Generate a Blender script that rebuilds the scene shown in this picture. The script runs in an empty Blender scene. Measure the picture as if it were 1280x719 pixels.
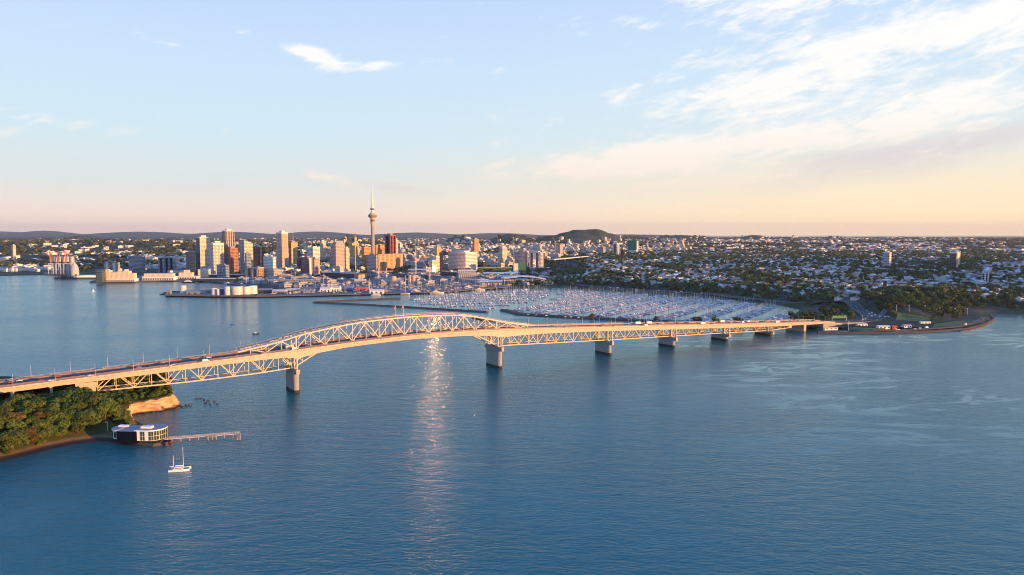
import bpy, math, random
import numpy as np
from mathutils import Vector, Matrix

# ------------------------------------------------------------------ camera, sky, sun, exposure
SC = bpy.context.scene
COL = SC.collection
R = math.radians
CAM_H, FPX, HORIZ = 158.0, 900.0, 292.0
PIT = math.atan((359.5 - HORIZ) / FPX)
cam_d = bpy.data.cameras.new("camera"); cam = bpy.data.objects.new("camera", cam_d); COL.objects.link(cam)
cam_d.sensor_width = 36.0; cam_d.lens = FPX / 1280 * 36.0
cam_d.clip_start = 1.0; cam_d.clip_end = 200000.0
cam.location = (0, 0, CAM_H); cam.rotation_euler = (math.pi / 2 - PIT, 0, 0)
SC.camera = cam

SUN_AZ, SUN_EL = R(120), R(3.0)          # azimuth clockwise from the view direction (+Y)
SUN_DIR = Vector((math.sin(SUN_AZ) * math.cos(SUN_EL), math.cos(SUN_AZ) * math.cos(SUN_EL), math.sin(SUN_EL)))
sun_d = bpy.data.lights.new("sun", 'SUN'); sun_o = bpy.data.objects.new("sun", sun_d); COL.objects.link(sun_o)
sun_d.energy = 4.4; sun_d.angle = R(0.5); sun_d.color = (1.0, 0.455, 0.12)
sun_o.rotation_euler = SUN_DIR.to_track_quat('Z', 'Y').to_euler()
sun_o.location = (0, 0, 1000)

SC.view_settings.view_transform = 'Standard'; SC.view_settings.look = 'None'
SC.view_settings.exposure = 1.25; SC.view_settings.gamma = 1.0; SC.view_settings.use_curve_mapping = False
SC.cycles.use_denoising = True; SC.cycles.pixel_filter_type = 'BLACKMAN_HARRIS'; SC.cycles.filter_width = 1.0
SC.cycles.max_bounces = 5; SC.cycles.diffuse_bounces = 2; SC.cycles.glossy_bounces = 3
SC.cycles.transparent_max_bounces = 6; SC.cycles.volume_bounces = 0
SC.cycles.sample_clamp_indirect = 6.0; SC.cycles.sample_clamp_direct = 40.0


class NT:
    """small helper to write node trees"""
    def __init__(s, tree): s.t = tree; s.n = tree.nodes; s.l = tree.links
    def new(s, typ, **kw):
        n = s.n.new(typ)
        for k, v in kw.items(): setattr(n, k, v)
        return n
    def put(s, sock, v):
        if isinstance(v, bpy.types.NodeSocket): s.l.new(v, sock)
        else: sock.default_value = v
    def math(s, op, a, b=0.0, c=None, clamp=False):
        n = s.new('ShaderNodeMath', operation=op, use_clamp=clamp)
        s.put(n.inputs[0], a); s.put(n.inputs[1], b)
        if c is not None: s.put(n.inputs[2], c)
        return n.outputs[0]
    def mix(s, f, a, b, blend='MIX'):
        n = s.new('ShaderNodeMix', data_type='RGBA', blend_type=blend)
        s.put(n.inputs[0], f); s.put(n.inputs[6], a if isinstance(a, bpy.types.NodeSocket) else (*a[:3], 1)); s.put(n.inputs[7], b if isinstance(b, bpy.types.NodeSocket) else (*b[:3], 1))
        return n.outputs[2]
    def ramp(s, f, stops, interp='LINEAR'):
        n = s.new('ShaderNodeValToRGB'); cr = n.color_ramp; cr.interpolation = interp
        while len(cr.elements) < len(stops): cr.elements.new(0.5)
        for e, (p, c) in zip(cr.elements, stops):
            e.position = p; e.color = (*c[:3], 1) if not isinstance(c, (int, float)) else (c, c, c, 1)
        s.put(n.inputs[0], f); return n.outputs[0]
    def noise(s, vec, scale, detail=4, rough=0.55, dist=0.0):
        n = s.new('ShaderNodeTexNoise')
        if vec is not None: s.put(n.inputs['Vector'], vec)
        n.inputs['Scale'].default_value = scale; n.inputs['Detail'].default_value = detail
        n.inputs['Roughness'].default_value = rough; n.inputs['Distortion'].default_value = dist
        return n.outputs['Fac']
    def mapr(s, v, a, b, c=0.0, d=1.0, smooth=True):
        n = s.new('ShaderNodeMapRange', interpolation_type='SMOOTHSTEP' if smooth else 'LINEAR')
        s.put(n.inputs[0], v); n.inputs[1].default_value = a; n.inputs[2].default_value = b
        n.inputs[3].default_value = c; n.inputs[4].default_value = d
        return n.outputs[0]
    def comb(s, x, y, z):
        n = s.new('ShaderNodeCombineXYZ'); s.put(n.inputs[0], x); s.put(n.inputs[1], y); s.put(n.inputs[2], z); return n.outputs[0]


world = bpy.data.worlds.new("World"); SC.world = world; world.use_nodes = True
w = NT(world.node_tree); w.n.clear()
wo = w.new('ShaderNodeOutputWorld'); bg = w.new('ShaderNodeBackground'); w.l.new(bg.outputs[0], wo.inputs[0])
sky = w.new('ShaderNodeTexSky', sky_type='NISHITA', sun_disc=False)
sky.sun_elevation = SUN_EL; sky.sun_rotation = SUN_AZ
sky.air_density = 1.0; sky.dust_density = 1.0; sky.ozone_density = 1.0; sky.altitude = 100
bg.inputs[1].default_value = 0.088
tc = w.new('ShaderNodeTexCoord'); sp = w.new('ShaderNodeSeparateXYZ'); w.l.new(tc.outputs['Generated'], sp.inputs[0])
AZ = w.math('MULTIPLY', w.math('ARCTAN2', sp.outputs[0], sp.outputs[1]), 57.2958)     # degrees right of +Y
EL = w.math('MULTIPLY', w.math('ARCSINE', sp.outputs[2]), 57.2958)
# the evening sky's own colour by height, warmer towards the sun's side
ELN = w.math('DIVIDE', EL, 40.0, clamp=True)
grad_l = w.ramp(ELN, [(0.0, (1.05, 0.78, 0.66)), (0.03, (1.02, 0.81, 0.71)), (0.09, (0.76, 0.79, 0.79)), (0.18, (0.64, 0.81, 0.90)), (0.30, (0.60, 0.77, 0.96)), (0.44, (0.52, 0.68, 0.97)), (0.60, (0.22, 0.50, 1.0)), (1.0, (0.10, 0.32, 0.85))])
grad_r = w.ramp(ELN, [(0.0, (1.22, 0.88, 0.56)), (0.03, (1.15, 0.90, 0.58)), (0.10, (0.95, 0.85, 0.66)), (0.19, (0.72, 0.83, 0.89)), (0.30, (0.64, 0.80, 0.95)), (0.44, (0.56, 0.73, 0.98)), (0.60, (0.24, 0.51, 1.0)), (1.0, (0.10, 0.33, 0.85))])
grad = w.mix(w.mapr(AZ, -25, 32), grad_l, grad_r)
gs = w.new('ShaderNodeVectorMath', operation='SCALE'); w.l.new(grad, gs.inputs[0]); gs.inputs['Scale'].default_value = 5.15
skyc = w.mix(0.93, sky.outputs[0], gs.outputs[0])


def blob(a0, e0, sa, se, tilt, gain=1.0):
    c, s_ = math.cos(R(tilt)), math.sin(R(tilt))
    da = w.math('SUBTRACT', AZ, a0); de = w.math('SUBTRACT', EL, e0)
    p = w.math('ADD', w.math('MULTIPLY', da, c), w.math('MULTIPLY', de, s_))
    q = w.math('SUBTRACT', w.math('MULTIPLY', de, c), w.math('MULTIPLY', da, s_))
    r2 = w.math('ADD', w.math('POWER', w.math('ABSOLUTE', w.math('DIVIDE', p, sa)), 2.0), w.math('POWER', w.math('ABSOLUTE', w.math('DIVIDE', q, se)), 2.0))
    return w.math('MULTIPLY', w.math('POWER', 2.718, w.math('MULTIPLY', r2, -1.0)), gain)


def addup(lst):
    o = lst[0]
    for x in lst[1:]: o = w.math('ADD', o, x)
    return o


def skyp(ka, ke, tilt, zz): return w.comb(w.math('ADD', w.math('MULTIPLY', AZ, ka), w.math('MULTIPLY', EL, -ka * tilt)), w.math('ADD', w.math('MULTIPLY', EL, ke), w.math('MULTIPLY', AZ, -ke * tilt * .4)), zz)
n1 = w.noise(skyp(.13, .42, .12, 5.9), 1.0, 8, 0.60, 0.5)
n2 = w.noise(skyp(.10, .70, .1, 9.1), 1.0, 6, 0.6, 0.4)
n3 = w.noise(skyp(.40, 1.15, .4, 1.3), 1.0, 6, 0.62, 0.5)
zone_r = w.math('MULTIPLY', w.mapr(AZ, -2, 22), w.math('MULTIPLY', w.mapr(EL, 1.5, 5.0), w.mapr(EL, 34, 13)))
white = addup([w.math('MULTIPLY', zone_r, .17), blob(15.5, 9.4, 8, 1.5, 4, 0.34), blob(24, 12.6, 8, 1.6, 8, 0.30), blob(33, 13.6, 6, 1.5, 8, 0.30), blob(34, 18.4, 6, 1.3, 8, 0.28), blob(21, 16, 6, 0.9, 6, 0.24), blob(31, 9.0, 6, 1.2, 6, 0.30), blob(26, 7.2, 7, .8, 5, .22),
               blob(5, 5.0, 10, 1.0, 3, 0.40), blob(14, 6.6, 9, 0.9, 4, 0.34), blob(11, 3.4, 10, .6, 2, .24), blob(-15.6, 13.3, 2.4, 0.5, -12, 0.50), blob(-12.0, 12.6, 3.8, 0.6, 3, 0.44), blob(-34, 7.8, 6, 0.8, -8, 0.26), blob(-14, 4.2, 4, 0.5, -12, 0.30), blob(17, 17.6, 5, 1.0, 10, 0.22)])
n4 = w.noise(skyp(.75, 2.6, .5, 6.3), 1.0, 5, 0.65, 0.6)
nn = w.math('ADD', w.math('MULTIPLY', n1, 1.0), w.math('ADD', w.math('MULTIPLY', n3, 0.85), w.math('MULTIPLY', n4, 0.35)))
cw = w.mapr(w.math('ADD', white, nn), 1.24, 1.62)
grey = addup([blob(27, 5.2, 9, 1.5, 5, 0.9), blob(-9.5, 3.6, 4.5, 0.5, -7, 0.8), blob(12, 3.0, 12, 0.8, 2, 0.45), blob(-30, 3.1, 10, 0.6, 0, 0.4), blob(34, 6.6, 6, 1.0, 10, 0.6)])
cg = w.mapr(w.math('ADD', w.math('MULTIPLY', grey, 0.55), w.math('ADD', w.math('MULTIPLY', n2, 0.7), w.math('MULTIPLY', n3, 0.45))), 0.72, 1.2, 0.0, 0.8)
ccol = w.ramp(ELN, [(0.0, (4.9, 3.9, 3.3)), (0.10, (4.9, 4.2, 3.6)), (0.22, (5.0, 4.85, 4.6)), (0.45, (4.95, 4.9, 4.9))])
gcol = w.ramp(ELN, [(0.0, (4.4, 3.4, 3.2)), (0.12, (3.7, 3.4, 3.4)), (0.25, (3.5, 3.6, 3.9))])
skyc = w.mix(cg, skyc, gcol)
skyc = w.mix(w.math('MULTIPLY', cw, 0.95), skyc, ccol)
w.l.new(skyc, bg.inputs[0])


# ------------------------------------------------------------------ survey helpers
def ray(px, py):
    a = (px - 640) / FPX; b = (359.5 - py) / FPX
    return np.array([a, math.cos(PIT) + b * math.sin(PIT), -math.sin(PIT) + b * math.cos(PIT)])
def at(px, py, z=0.0):
    d = ray(px, py); t = (z - CAM_H) / d[2]
    return np.array([d[0] * t, d[1] * t, z])
def zat(px, py, Y):
    d = ray(px, py); t = Y / d[1]
    return np.array([d[0] * t, Y, CAM_H + d[2] * t])


# ------------------------------------------------------------------ object helpers
def mesh_np(name, V, loops, starts, totals, midx, mats, smooth=False):
    me = bpy.data.meshes.new(name)
    me.vertices.add(len(V)); me.vertices.foreach_set('co', np.asarray(V, dtype=np.float32).ravel())
    me.loops.add(len(loops)); me.loops.foreach_set('vertex_index', np.asarray(loops, dtype=np.int32))
    me.polygons.add(len(starts)); me.polygons.foreach_set('loop_start', np.asarray(starts, dtype=np.int32))
    me.polygons.foreach_set('loop_total', np.asarray(totals, dtype=np.int32))
    for m in mats: me.materials.append(m)
    if midx is not None: me.polygons.foreach_set('material_index', np.asarray(midx, dtype=np.int32))
    me.polygons.foreach_set('use_smooth', np.full(len(starts), smooth, dtype=bool))
    me.update(calc_edges=True); me.validate()
    return me


class MB:
    def __init__(s): s.v = []; s.f = []; s.m = []
    def add(s, vs, fs, m=0):
        o = len(s.v); s.v += [tuple(map(float, v)) for v in vs]
        s.f += [[i + o for i in f] for f in fs]; s.m += [m] * len(fs); return s
    def box(s, c, size, rz=0.0, m=0, taper=1.0):
        hx, hy, hz = size[0] / 2, size[1] / 2, size[2] / 2; cs, sn = math.cos(rz), math.sin(rz); vs = []
        for z, k in ((-hz, 1.0), (hz, taper)):
            for x, y in ((-hx, -hy), (hx, -hy), (hx, hy), (-hx, hy)):
                x *= k; y *= k; vs.append((c[0] + x * cs - y * sn, c[1] + x * sn + y * cs, c[2] + z))
        return s.add(vs, [(3, 2, 1, 0), (4, 5, 6, 7), (0, 1, 5, 4), (1, 2, 6, 5), (2, 3, 7, 6), (3, 0, 4, 7)], m)
    def bx(s, x0, x1, y0, y1, z0, z1, m=0):
        return s.box(((x0 + x1) / 2, (y0 + y1) / 2, (z0 + z1) / 2), (x1 - x0, y1 - y0, z1 - z0), 0, m)
    def beam(s, a, b, wd, ht, m=0):
        a, b = Vector(a), Vector(b); d = (b - a).normalized(); up = Vector((0, 0, 1))
        if abs(d.z) > 0.97: up = Vector((1, 0, 0))
        r = d.cross(up).normalized(); u = r.cross(d); vs = []
        for p in (a, b):
            for i, j in ((-1, -1), (1, -1), (1, 1), (-1, 1)): vs.append(p + r * (i * wd / 2) + u * (j * ht / 2))
        return s.add(vs, [(3, 2, 1, 0), (4, 5, 6, 7), (0, 1, 5, 4), (1, 2, 6, 5), (2, 3, 7, 6), (3, 0, 4, 7)], m)
    def tube(s, a, b, r0, r1=None, n=8, m=0):
        r1 = r0 if r1 is None else r1; a, b = Vector(a), Vector(b); d = (b - a).normalized()
        up = Vector((0, 0, 1)) if abs(d.z) < 0.97 else Vector((1, 0, 0)); r = d.cross(up).normalized(); u = r.cross(d); vs = []
        for p, q in ((a, r0), (b, r1)):
            for i in range(n):
                t = 2 * math.pi * i / n; vs.append(p + r * (q * math.cos(t)) + u * (q * math.sin(t)))
        fs = [(i, (i + 1) % n, n + (i + 1) % n, n + i) for i in range(n)]
        fs += [tuple(range(n - 1, -1, -1)), tuple(range(n, 2 * n))]
        return s.add(vs, fs, m)
    def lathe(s, c, prof, n=16, m=0):
        vs = []
        for z, r in prof:
            for i in range(n):
                t = 2 * math.pi * i / n; vs.append((c[0] + r * math.cos(t), c[1] + r * math.sin(t), c[2] + z))
        fs = []
        for k in range(len(prof) - 1):
            fs += [(k * n + i, k * n + (i + 1) % n, (k + 1) * n + (i + 1) % n, (k + 1) * n + i) for i in range(n)]
        fs += [tuple(range(n - 1, -1, -1)), tuple(range((len(prof) - 1) * n, len(prof) * n))]
        return s.add(vs, fs, m)
    def prism(s, poly, z0, z1, m=0, mtop=None, scale_top=None):
        n = len(poly); cx = sum(p[0] for p in poly) / n; cy = sum(p[1] for p in poly) / n
        vs = [(p[0], p[1], z0) for p in poly]; k = scale_top or 1.0
        vs += [(cx + (p[0] - cx) * k, cy + (p[1] - cy) * k, z1) for p in poly]
        s.add(vs, [(i, (i + 1) % n, n + (i + 1) % n, n + i) for i in range(n)] + [tuple(range(n - 1, -1, -1))], m)
        s.add(vs[n:], [tuple(range(n))], m if mtop is None else mtop); return s
    def strip(s, sections, m=0, close=False, caps=False):
        k = len(sections[0]); vs = [p for sec in sections for p in sec]; fs = []
        rng = k if close else k - 1
        for i in range(len(sections) - 1):
            for j in range(rng):
                a = i * k + j; b = i * k + (j + 1) % k; fs.append((a, b, b + k, a + k))
        if caps: fs += [tuple(range(k - 1, -1, -1)), tuple(range((len(sections) - 1) * k, len(sections) * k))]
        return s.add(vs, fs, m)
    def build(s, name, mats, parent=None, smooth=False):
        if not isinstance(mats, (list, tuple)): mats = [mats]
        lo, st, to = [], [], []
        for f in s.f: st.append(len(lo)); to.append(len(f)); lo += f
        me = mesh_np(name, np.array(s.v), lo, st, to, s.m, mats, smooth)
        o = bpy.data.objects.new(name, me); COL.objects.link(o)
        if parent is not None: o.parent = parent
        return o
    def template(s): return np.array(s.v), s.f, s.m


def tag(o, label=None, cat=None, group=None, kind=None):
    if label: o['label'] = label
    if cat: o['category'] = cat
    if group: o['group'] = group
    if kind: o['kind'] = kind
    return o
def thing(name, label, cat, loc=(0, 0, 0), rz=0.0, group=None):
    o = bpy.data.objects.new(name, None); COL.objects.link(o); o.empty_display_size = 0.1
    o.location = loc; o.rotation_euler = (0, 0, rz); return tag(o, label, cat, group)
KIDS = {}
def kids(o):
    if o.name not in KIDS: KIDS[o.name] = [c for c in COL.objects if c.parent == o]
    return KIDS[o.name]
def dup(o, loc, rz=0.0, scale=1.0, label=None, group=None, parent=None):
    c = o.copy(); COL.objects.link(c)
    if parent is not None: c.parent = parent
    else:
        c.location = loc; c.rotation_euler = (0, 0, rz)
        c.scale = (scale,) * 3 if isinstance(scale, (int, float)) else scale
    if label: c['label'] = label
    if group: c['group'] = group
    for ch in kids(o): dup(ch, None, parent=c)
    return c


def vnoise(x, y, seed=0):
    x = np.asarray(x, float); y = np.asarray(y, float)
    xi = np.floor(x); yi = np.floor(y); fx = x - xi; fy = y - yi; fx = fx * fx * (3 - 2 * fx); fy = fy * fy * (3 - 2 * fy)
    def h(a, b):
        v = np.sin(a * 127.1 + b * 311.7 + seed * 74.7) * 43758.5453; return v - np.floor(v)
    return (h(xi, yi) * (1 - fx) + h(xi + 1, yi) * fx) * (1 - fy) + (h(xi, yi + 1) * (1 - fx) + h(xi + 1, yi + 1) * fx) * fy
def fbm(x, y, seed=0, o=4):
    a = 0; k = 1; t = 0
    for i in range(o): a = a + k * vnoise(x * 2 ** i, y * 2 ** i, seed + i); t += k; k *= 0.5
    return a / t
def sst(a, b, x):
    t = np.clip((np.asarray(x, float) - a) / (b - a), 0, 1); return t * t * (3 - 2 * t)
def sdf(poly, X, Y):
    """signed distance, positive inside"""
    X = np.asarray(X, float); Y = np.asarray(Y, float); d = np.full(X.shape, 1e18); ins = np.zeros(X.shape, bool); n = len(poly)
    for i in range(n):
        ax, ay = poly[i][:2]; bx_, by = poly[(i + 1) % n][:2]; ex, ey = bx_ - ax, by - ay
        t = np.clip(((X - ax) * ex + (Y - ay) * ey) / (ex * ex + ey * ey + 1e-9), 0, 1)
        d = np.minimum(d, (X - ax - t * ex) ** 2 + (Y - ay - t * ey) ** 2)
        c = (ay > Y) != (by > Y)
        with np.errstate(divide='ignore', invalid='ignore'): xx = ax + (Y - ay) * ex / (ey if ey != 0 else 1e-9)
        ins ^= c & (X < xx)
    return np.where(ins, 1, -1) * np.sqrt(d)


# ------------------------------------------------------------------ materials
def principled(name, col, rough=0.7, metal=0.0, var=0.0, vscale=0.5, rand=0.0, spec=None, bump=0.0):
    m = bpy.data.materials.new(name); m.use_nodes = True; t = NT(m.node_tree); b = t.n['Principled BSDF']
    b.inputs['Roughness'].default_value = rough; b.inputs['Metallic'].default_value = metal
    if spec is not None: b.inputs['Specular IOR Level'].default_value = spec
    c = (*col, 1); out = None
    if var > 0 or bump > 0:
        g = t.new('ShaderNodeNewGeometry'); nz = t.noise(g.outputs['Position'], vscale, 5, 0.6)
    if var > 0:
        out = t.mix(nz, [x * (1 - var) for x in col], [min(1, x * (1 + var)) for x in col])
    if rand > 0:
        oi = t.new('ShaderNodeObjectInfo'); hs = t.new('ShaderNodeHueSaturation')
        hs.inputs['Hue'].default_value = 0.5; t.put(hs.inputs['Value'], t.mapr(oi.outputs['Random'], 0, 1, 1 - rand, 1 + rand, False))
        t.put(hs.inputs['Color'], out if out is not None else c); out = hs.outputs[0]
    if out is not None: t.put(b.inputs['Base Color'], out)
    else: b.inputs['Base Color'].default_value = c
    if bump > 0:
        bn = t.new('ShaderNodeBump'); bn.inputs['Strength'].default_value = bump; bn.inputs['Distance'].default_value = 1.0
        t.put(bn.inputs['Height'], nz); t.l.new(bn.outputs[0], b.inputs['Normal'])
    return m


CITY_RZ = R(-35)      # street grid of the city centre
def facade(name, wall, glass=(0.10, 0.12, 0.15), floor=5.4, bay=5.0, gz=0.5, gx=0.7, rand=0.0, rough=0.6):
    """walls with rows of windows laid out in metres along the street grid"""
    m = bpy.data.materials.new(name); m.use_nodes = True; t = NT(m.node_tree); b = t.n['Principled BSDF']
    g = t.new('ShaderNodeNewGeometry'); p = t.new('ShaderNodeSeparateXYZ'); t.l.new(g.outputs['Position'], p.inputs[0])
    nn = t.new('ShaderNodeSeparateXYZ'); t.l.new(g.outputs['Normal'], nn.inputs[0])
    # horizontal run along the wall = position . (n x z)
    run = t.math('SUBTRACT', t.math('MULTIPLY', p.outputs[0], nn.outputs[1]), t.math('MULTIPLY', p.outputs[1], nn.outputs[0]))
    fz = t.math('FRACT', t.math('DIVIDE', p.outputs[2], floor)); fx = t.math('FRACT', t.math('DIVIDE', run, bay))
    mz = t.math('LESS_THAN', fz, gz); mx = t.math('LESS_THAN', fx, gx)
    wn = t.new('ShaderNodeTexWhiteNoise', noise_dimensions='3D'); t.put(wn.inputs['Vector'], t.comb(t.math('FLOOR', t.math('DIVIDE', run, bay)), t.math('FLOOR', t.math('DIVIDE', p.outputs[2], floor)), t.math('MULTIPLY', nn.outputs[0], 3.0)))
    up = t.math('LESS_THAN', t.math('ABSOLUTE', nn.outputs[2]), 0.5)
    mask = t.math('MULTIPLY', t.math('MULTIPLY', mz, mx), up)
    nz = t.noise(g.outputs['Position'], 0.06, 4, 0.6)
    wc = t.mix(nz, [x * 0.85 for x in wall], [min(1, x * 1.12) for x in wall])
    if rand:
        oi = t.new('ShaderNodeObjectInfo'); hs = t.new('ShaderNodeHueSaturation')
        t.put(hs.inputs['Value'], t.mapr(oi.outputs['Random'], 0, 1, 1 - rand, 1 + rand, False)); t.put(hs.inputs['Color'], wc); wc = hs.outputs[0]
    t.put(b.inputs['Base Color'], t.mix(mask, wc, t.mix(wn.outputs['Value'], [x * .35 for x in glass], [min(1, x * 2.4) for x in glass])))
    t.put(b.inputs['Roughness'], t.mapr(mask, 0, 1, rough, 0.12, False))
    return m


M = {}
M['paint'] = principled('bridge_paint', (0.45, 0.40, 0.35), 0.55, var=0.28, vscale=0.22)
M['steel'] = principled('bridge_steel', (0.46, 0.42, 0.38), 0.5, var=0.12, vscale=0.2)
M['rail'] = principled('rail_steel', (0.42, 0.28, 0.24), 0.6)
M['asphalt'] = principled('asphalt', (0.055, 0.055, 0.058), 0.85, var=0.2, vscale=0.1)
M['mark'] = principled('road_marking', (0.7, 0.7, 0.68), 0.6)
M['conc'] = principled('concrete', (0.27, 0.28, 0.285), 0.85, var=0.35, vscale=0.3)
M['weed'] = principled('tide_growth', (0.025, 0.027, 0.022), 0.8)
M['white'] = principled('white_paint', (0.78, 0.78, 0.77), 0.4)
M['offw'] = principled('offwhite_wall', (0.66, 0.65, 0.62), 0.7, var=0.1, vscale=0.1)
M['tank'] = principled('tank_paint', (.55, .54, .54), .5, var=.12, vscale=.15)
M['boat'] = principled('boat_topsides', (.60, .63, .67), .45, rand=.45)
M['dark'] = principled('dark_metal', (0.035, 0.037, 0.045), 0.5)
M['navy'] = principled('navy_cladding', (0.003, 0.004, 0.014), 0.6, spec=.1)
M['glass'] = principled('window_glass', (0.03, 0.06, 0.045), 0.06)
M['wood'] = principled('weathered_timber', (0.30, 0.24, 0.19), 0.85, var=0.25, vscale=0.6)
M['woodgrey'] = principled('pale_timber', (0.50, 0.45, 0.41), 0.85, var=0.2, vscale=0.6)
M['rock'] = principled('dark_rock', (0.075, 0.062, 0.052), 0.9, var=0.5, vscale=0.35, bump=0.6)
M['redrock'] = principled('red_rock', (0.15, 0.075, 0.05), 0.9, var=0.4, vscale=0.5, bump=0.6)
M['orange'] = principled('orange_steel', (0.62, 0.20, 0.10), 0.5)
M['craneblue'] = principled('pale_steel', (0.50, 0.55, 0.60), 0.5)
M['red'] = principled('red_paint', (0.50, 0.05, 0.05), 0.5)
M['blue'] = principled('blue_paint', (0.03, 0.06, 0.30), 0.5)
M['green'] = principled('green_sign', (0.0, 0.17, 0.08), 0.5)
M['mesh_green'] = principled('green_netting', (0.02, 0.15, 0.11), 0.8)
M['roofgrey'] = principled('roof_membrane', (0.22, 0.25, 0.30), 0.6, var=0.15, vscale=0.2)
M['roofwhite'] = principled('roof_white', (0.62, 0.63, 0.64), 0.5, var=0.1, vscale=0.05)
M['tan'] = principled('tan_concrete', (0.42, 0.35, 0.28), 0.8, var=0.15, vscale=0.1)
M['quay'] = principled('quay_dark', (0.05, 0.05, 0.055), 0.9, var=0.3, vscale=0.1)
M['deckc'] = principled('quay_deck', (0.16, 0.16, 0.17), 0.9, var=0.3, vscale=0.05)
M['trunk'] = principled('bark', (0.09, 0.065, 0.05), 0.9)


def foliage(name, c0, c1, scale=0.35):
    m = bpy.data.materials.new(name); m.use_nodes = True; t = NT(m.node_tree); b = t.n['Principled BSDF']
    g = t.new('ShaderNodeNewGeometry'); nz = t.noise(g.outputs['Position'], scale, 3, 0.6)
    c = t.mix(t.mapr(nz, 0.3, 0.7), c0, c1); oi = t.new('ShaderNodeObjectInfo'); hs = t.new('ShaderNodeHueSaturation')
    t.put(hs.inputs['Hue'], t.mapr(oi.outputs['Random'], 0, 1, 0.475, 0.515, False))
    t.put(hs.inputs['Value'], t.mapr(t.math('FRACT', t.math('MULTIPLY', oi.outputs['Random'], 7.13)), 0, 1, 0.7, 1.35, False))
    t.put(hs.inputs['Color'], c); t.l.new(hs.outputs[0], b.inputs['Base Color'])
    b.inputs['Roughness'].default_value = 0.75; b.inputs['Specular IOR Level'].default_value = 0.2
    return m
M['leaf'] = foliage('leaves', (0.024, 0.058, 0.014), (0.088, 0.135, 0.028))
M['leaf2'] = foliage('leaves_olive', (0.045, 0.045, 0.014), (0.13, 0.095, 0.028))
M['leafdark'] = foliage('leaves_dark', (0.034, 0.060, 0.026), (0.095, 0.120, 0.046), 0.05)

# water
def water_mat():
    m = bpy.data.materials.new('sea_water'); m.use_nodes = True; t = NT(m.node_tree); b = t.n['Principled BSDF']
    g = t.new('ShaderNodeNewGeometry'); P = g.outputs['Position']
    mp = t.new('ShaderNodeMapping'); t.l.new(P, mp.inputs[0]); mp.inputs['Scale'].default_value = (0.55, 1.0, 1.0); mp.inputs['Rotation'].default_value = (0, 0, R(12))
    PP = mp.outputs[0]
    small = t.noise(PP, 0.42, 4, 0.62); mid = t.noise(PP, 0.10, 4, 0.6); big = t.noise(PP, 0.008, 3, 0.55)
    ms = t.new('ShaderNodeMapping'); t.l.new(P, ms.inputs[0]); ms.inputs['Scale'].default_value = (0.42, 1.15, 1.0); ms.inputs['Rotation'].default_value = (0, 0, R(-14))
    sl = t.noise(ms.outputs[0], 0.011, 6, 0.62, 1.6)
    px = t.new('ShaderNodeSeparateXYZ'); t.l.new(P, px.inputs[0])
    zone = t.math('MULTIPLY', t.mapr(px.outputs[0], -60, 260), t.mapr(px.outputs[1], 330, 620))
    fil = t.mapr(t.math('ABSOLUTE', t.math('SUBTRACT', sl, 0.5)), 0.050, 0.006)
    patch = t.mapr(t.noise(P, 0.0042, 3, 0.5), 0.42, 0.56)
    slick = t.math('MULTIPLY', t.math('MAXIMUM', t.math('MULTIPLY', fil, patch), t.mapr(sl, 0.64, 0.72)), zone)
    calm = t.math('MULTIPLY', t.mapr(px.outputs[0], -330, -180), t.mapr(px.outputs[1], 1290, 1360)); slick = t.math('MAXIMUM', slick, t.math('MULTIPLY', calm, 0.8))
    soft = t.mapr(big, 0.35, 0.7)
    hgt = t.math('ADD', t.math('MULTIPLY', small, 1.0), t.math('MULTIPLY', mid, 1.7))
    bn = t.new('ShaderNodeBump'); bn.inputs['Distance'].default_value = 0.9
    st = t.math('MULTIPLY', t.math('SUBTRACT', 1.0, t.math('MULTIPLY', slick, 0.85)), t.mapr(soft, 0, 1, 0.55, 1.0, False))
    t.put(bn.inputs['Strength'], st); t.put(bn.inputs['Height'], hgt); t.n.remove(b); df = t.new('ShaderNodeBsdfDiffuse'); gl = t.new('ShaderNodeBsdfGlossy'); fr = t.new('ShaderNodeFresnel'); mx = t.new('ShaderNodeMixShader')
    df.inputs['Color'].default_value = (0.008, 0.135, 0.160, 1); gl.inputs['Color'].default_value = (0.70, 0.93, 1.0, 1); t.put(gl.inputs['Roughness'], t.math('MULTIPLY', t.math('SUBTRACT', 1.0, t.math('MULTIPLY', slick, 0.85)), t.mapr(soft, 0, 1, 0.11, 0.16, False))); fr.inputs['IOR'].default_value = 1.333
    for n_ in (gl, fr): t.l.new(bn.outputs[0], n_.inputs['Normal'])
    t.l.new(fr.outputs[0], mx.inputs[0]); t.l.new(df.outputs[0], mx.inputs[1]); t.l.new(gl.outputs[0], mx.inputs[2]); t.l.new(mx.outputs[0], t.n['Material Output'].inputs['Surface'])
    return m
M['water'] = water_mat()

def ground_mat():
    m = bpy.data.materials.new('suburb_ground'); m.use_nodes = True; t = NT(m.node_tree); b = t.n['Principled BSDF']
    g = t.new('ShaderNodeNewGeometry'); P = g.outputs['Position']
    a = t.noise(P, 0.012, 5, 0.65); c = t.noise(P, 0.045, 4, 0.6)
    col = t.mix(t.mapr(a, 0.40, 0.60), (0.040, 0.062, 0.026), (0.095, 0.10, 0.085))
    col = t.mix(t.mapr(c, 0.52, 0.66), col, (0.045, 0.055, 0.030))
    t.l.new(col, b.inputs['Base Color']); b.inputs['Roughness'].default_value = 0.95; b.inputs['Specular IOR Level'].default_value = 0.1
    return m
M['ground'] = ground_mat()
M['grassm'] = principled('grass', (0.085, 0.13, 0.04), 0.95, var=0.35, vscale=0.08)
M['sand'] = principled('beach_sand', (0.17, 0.115, 0.075), 0.95, var=0.35, vscale=0.15)
M['clay'] = principled('cliff_clay', (0.50, 0.34, 0.19), 0.95, var=0.3, vscale=0.25, bump=0.8)

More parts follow.
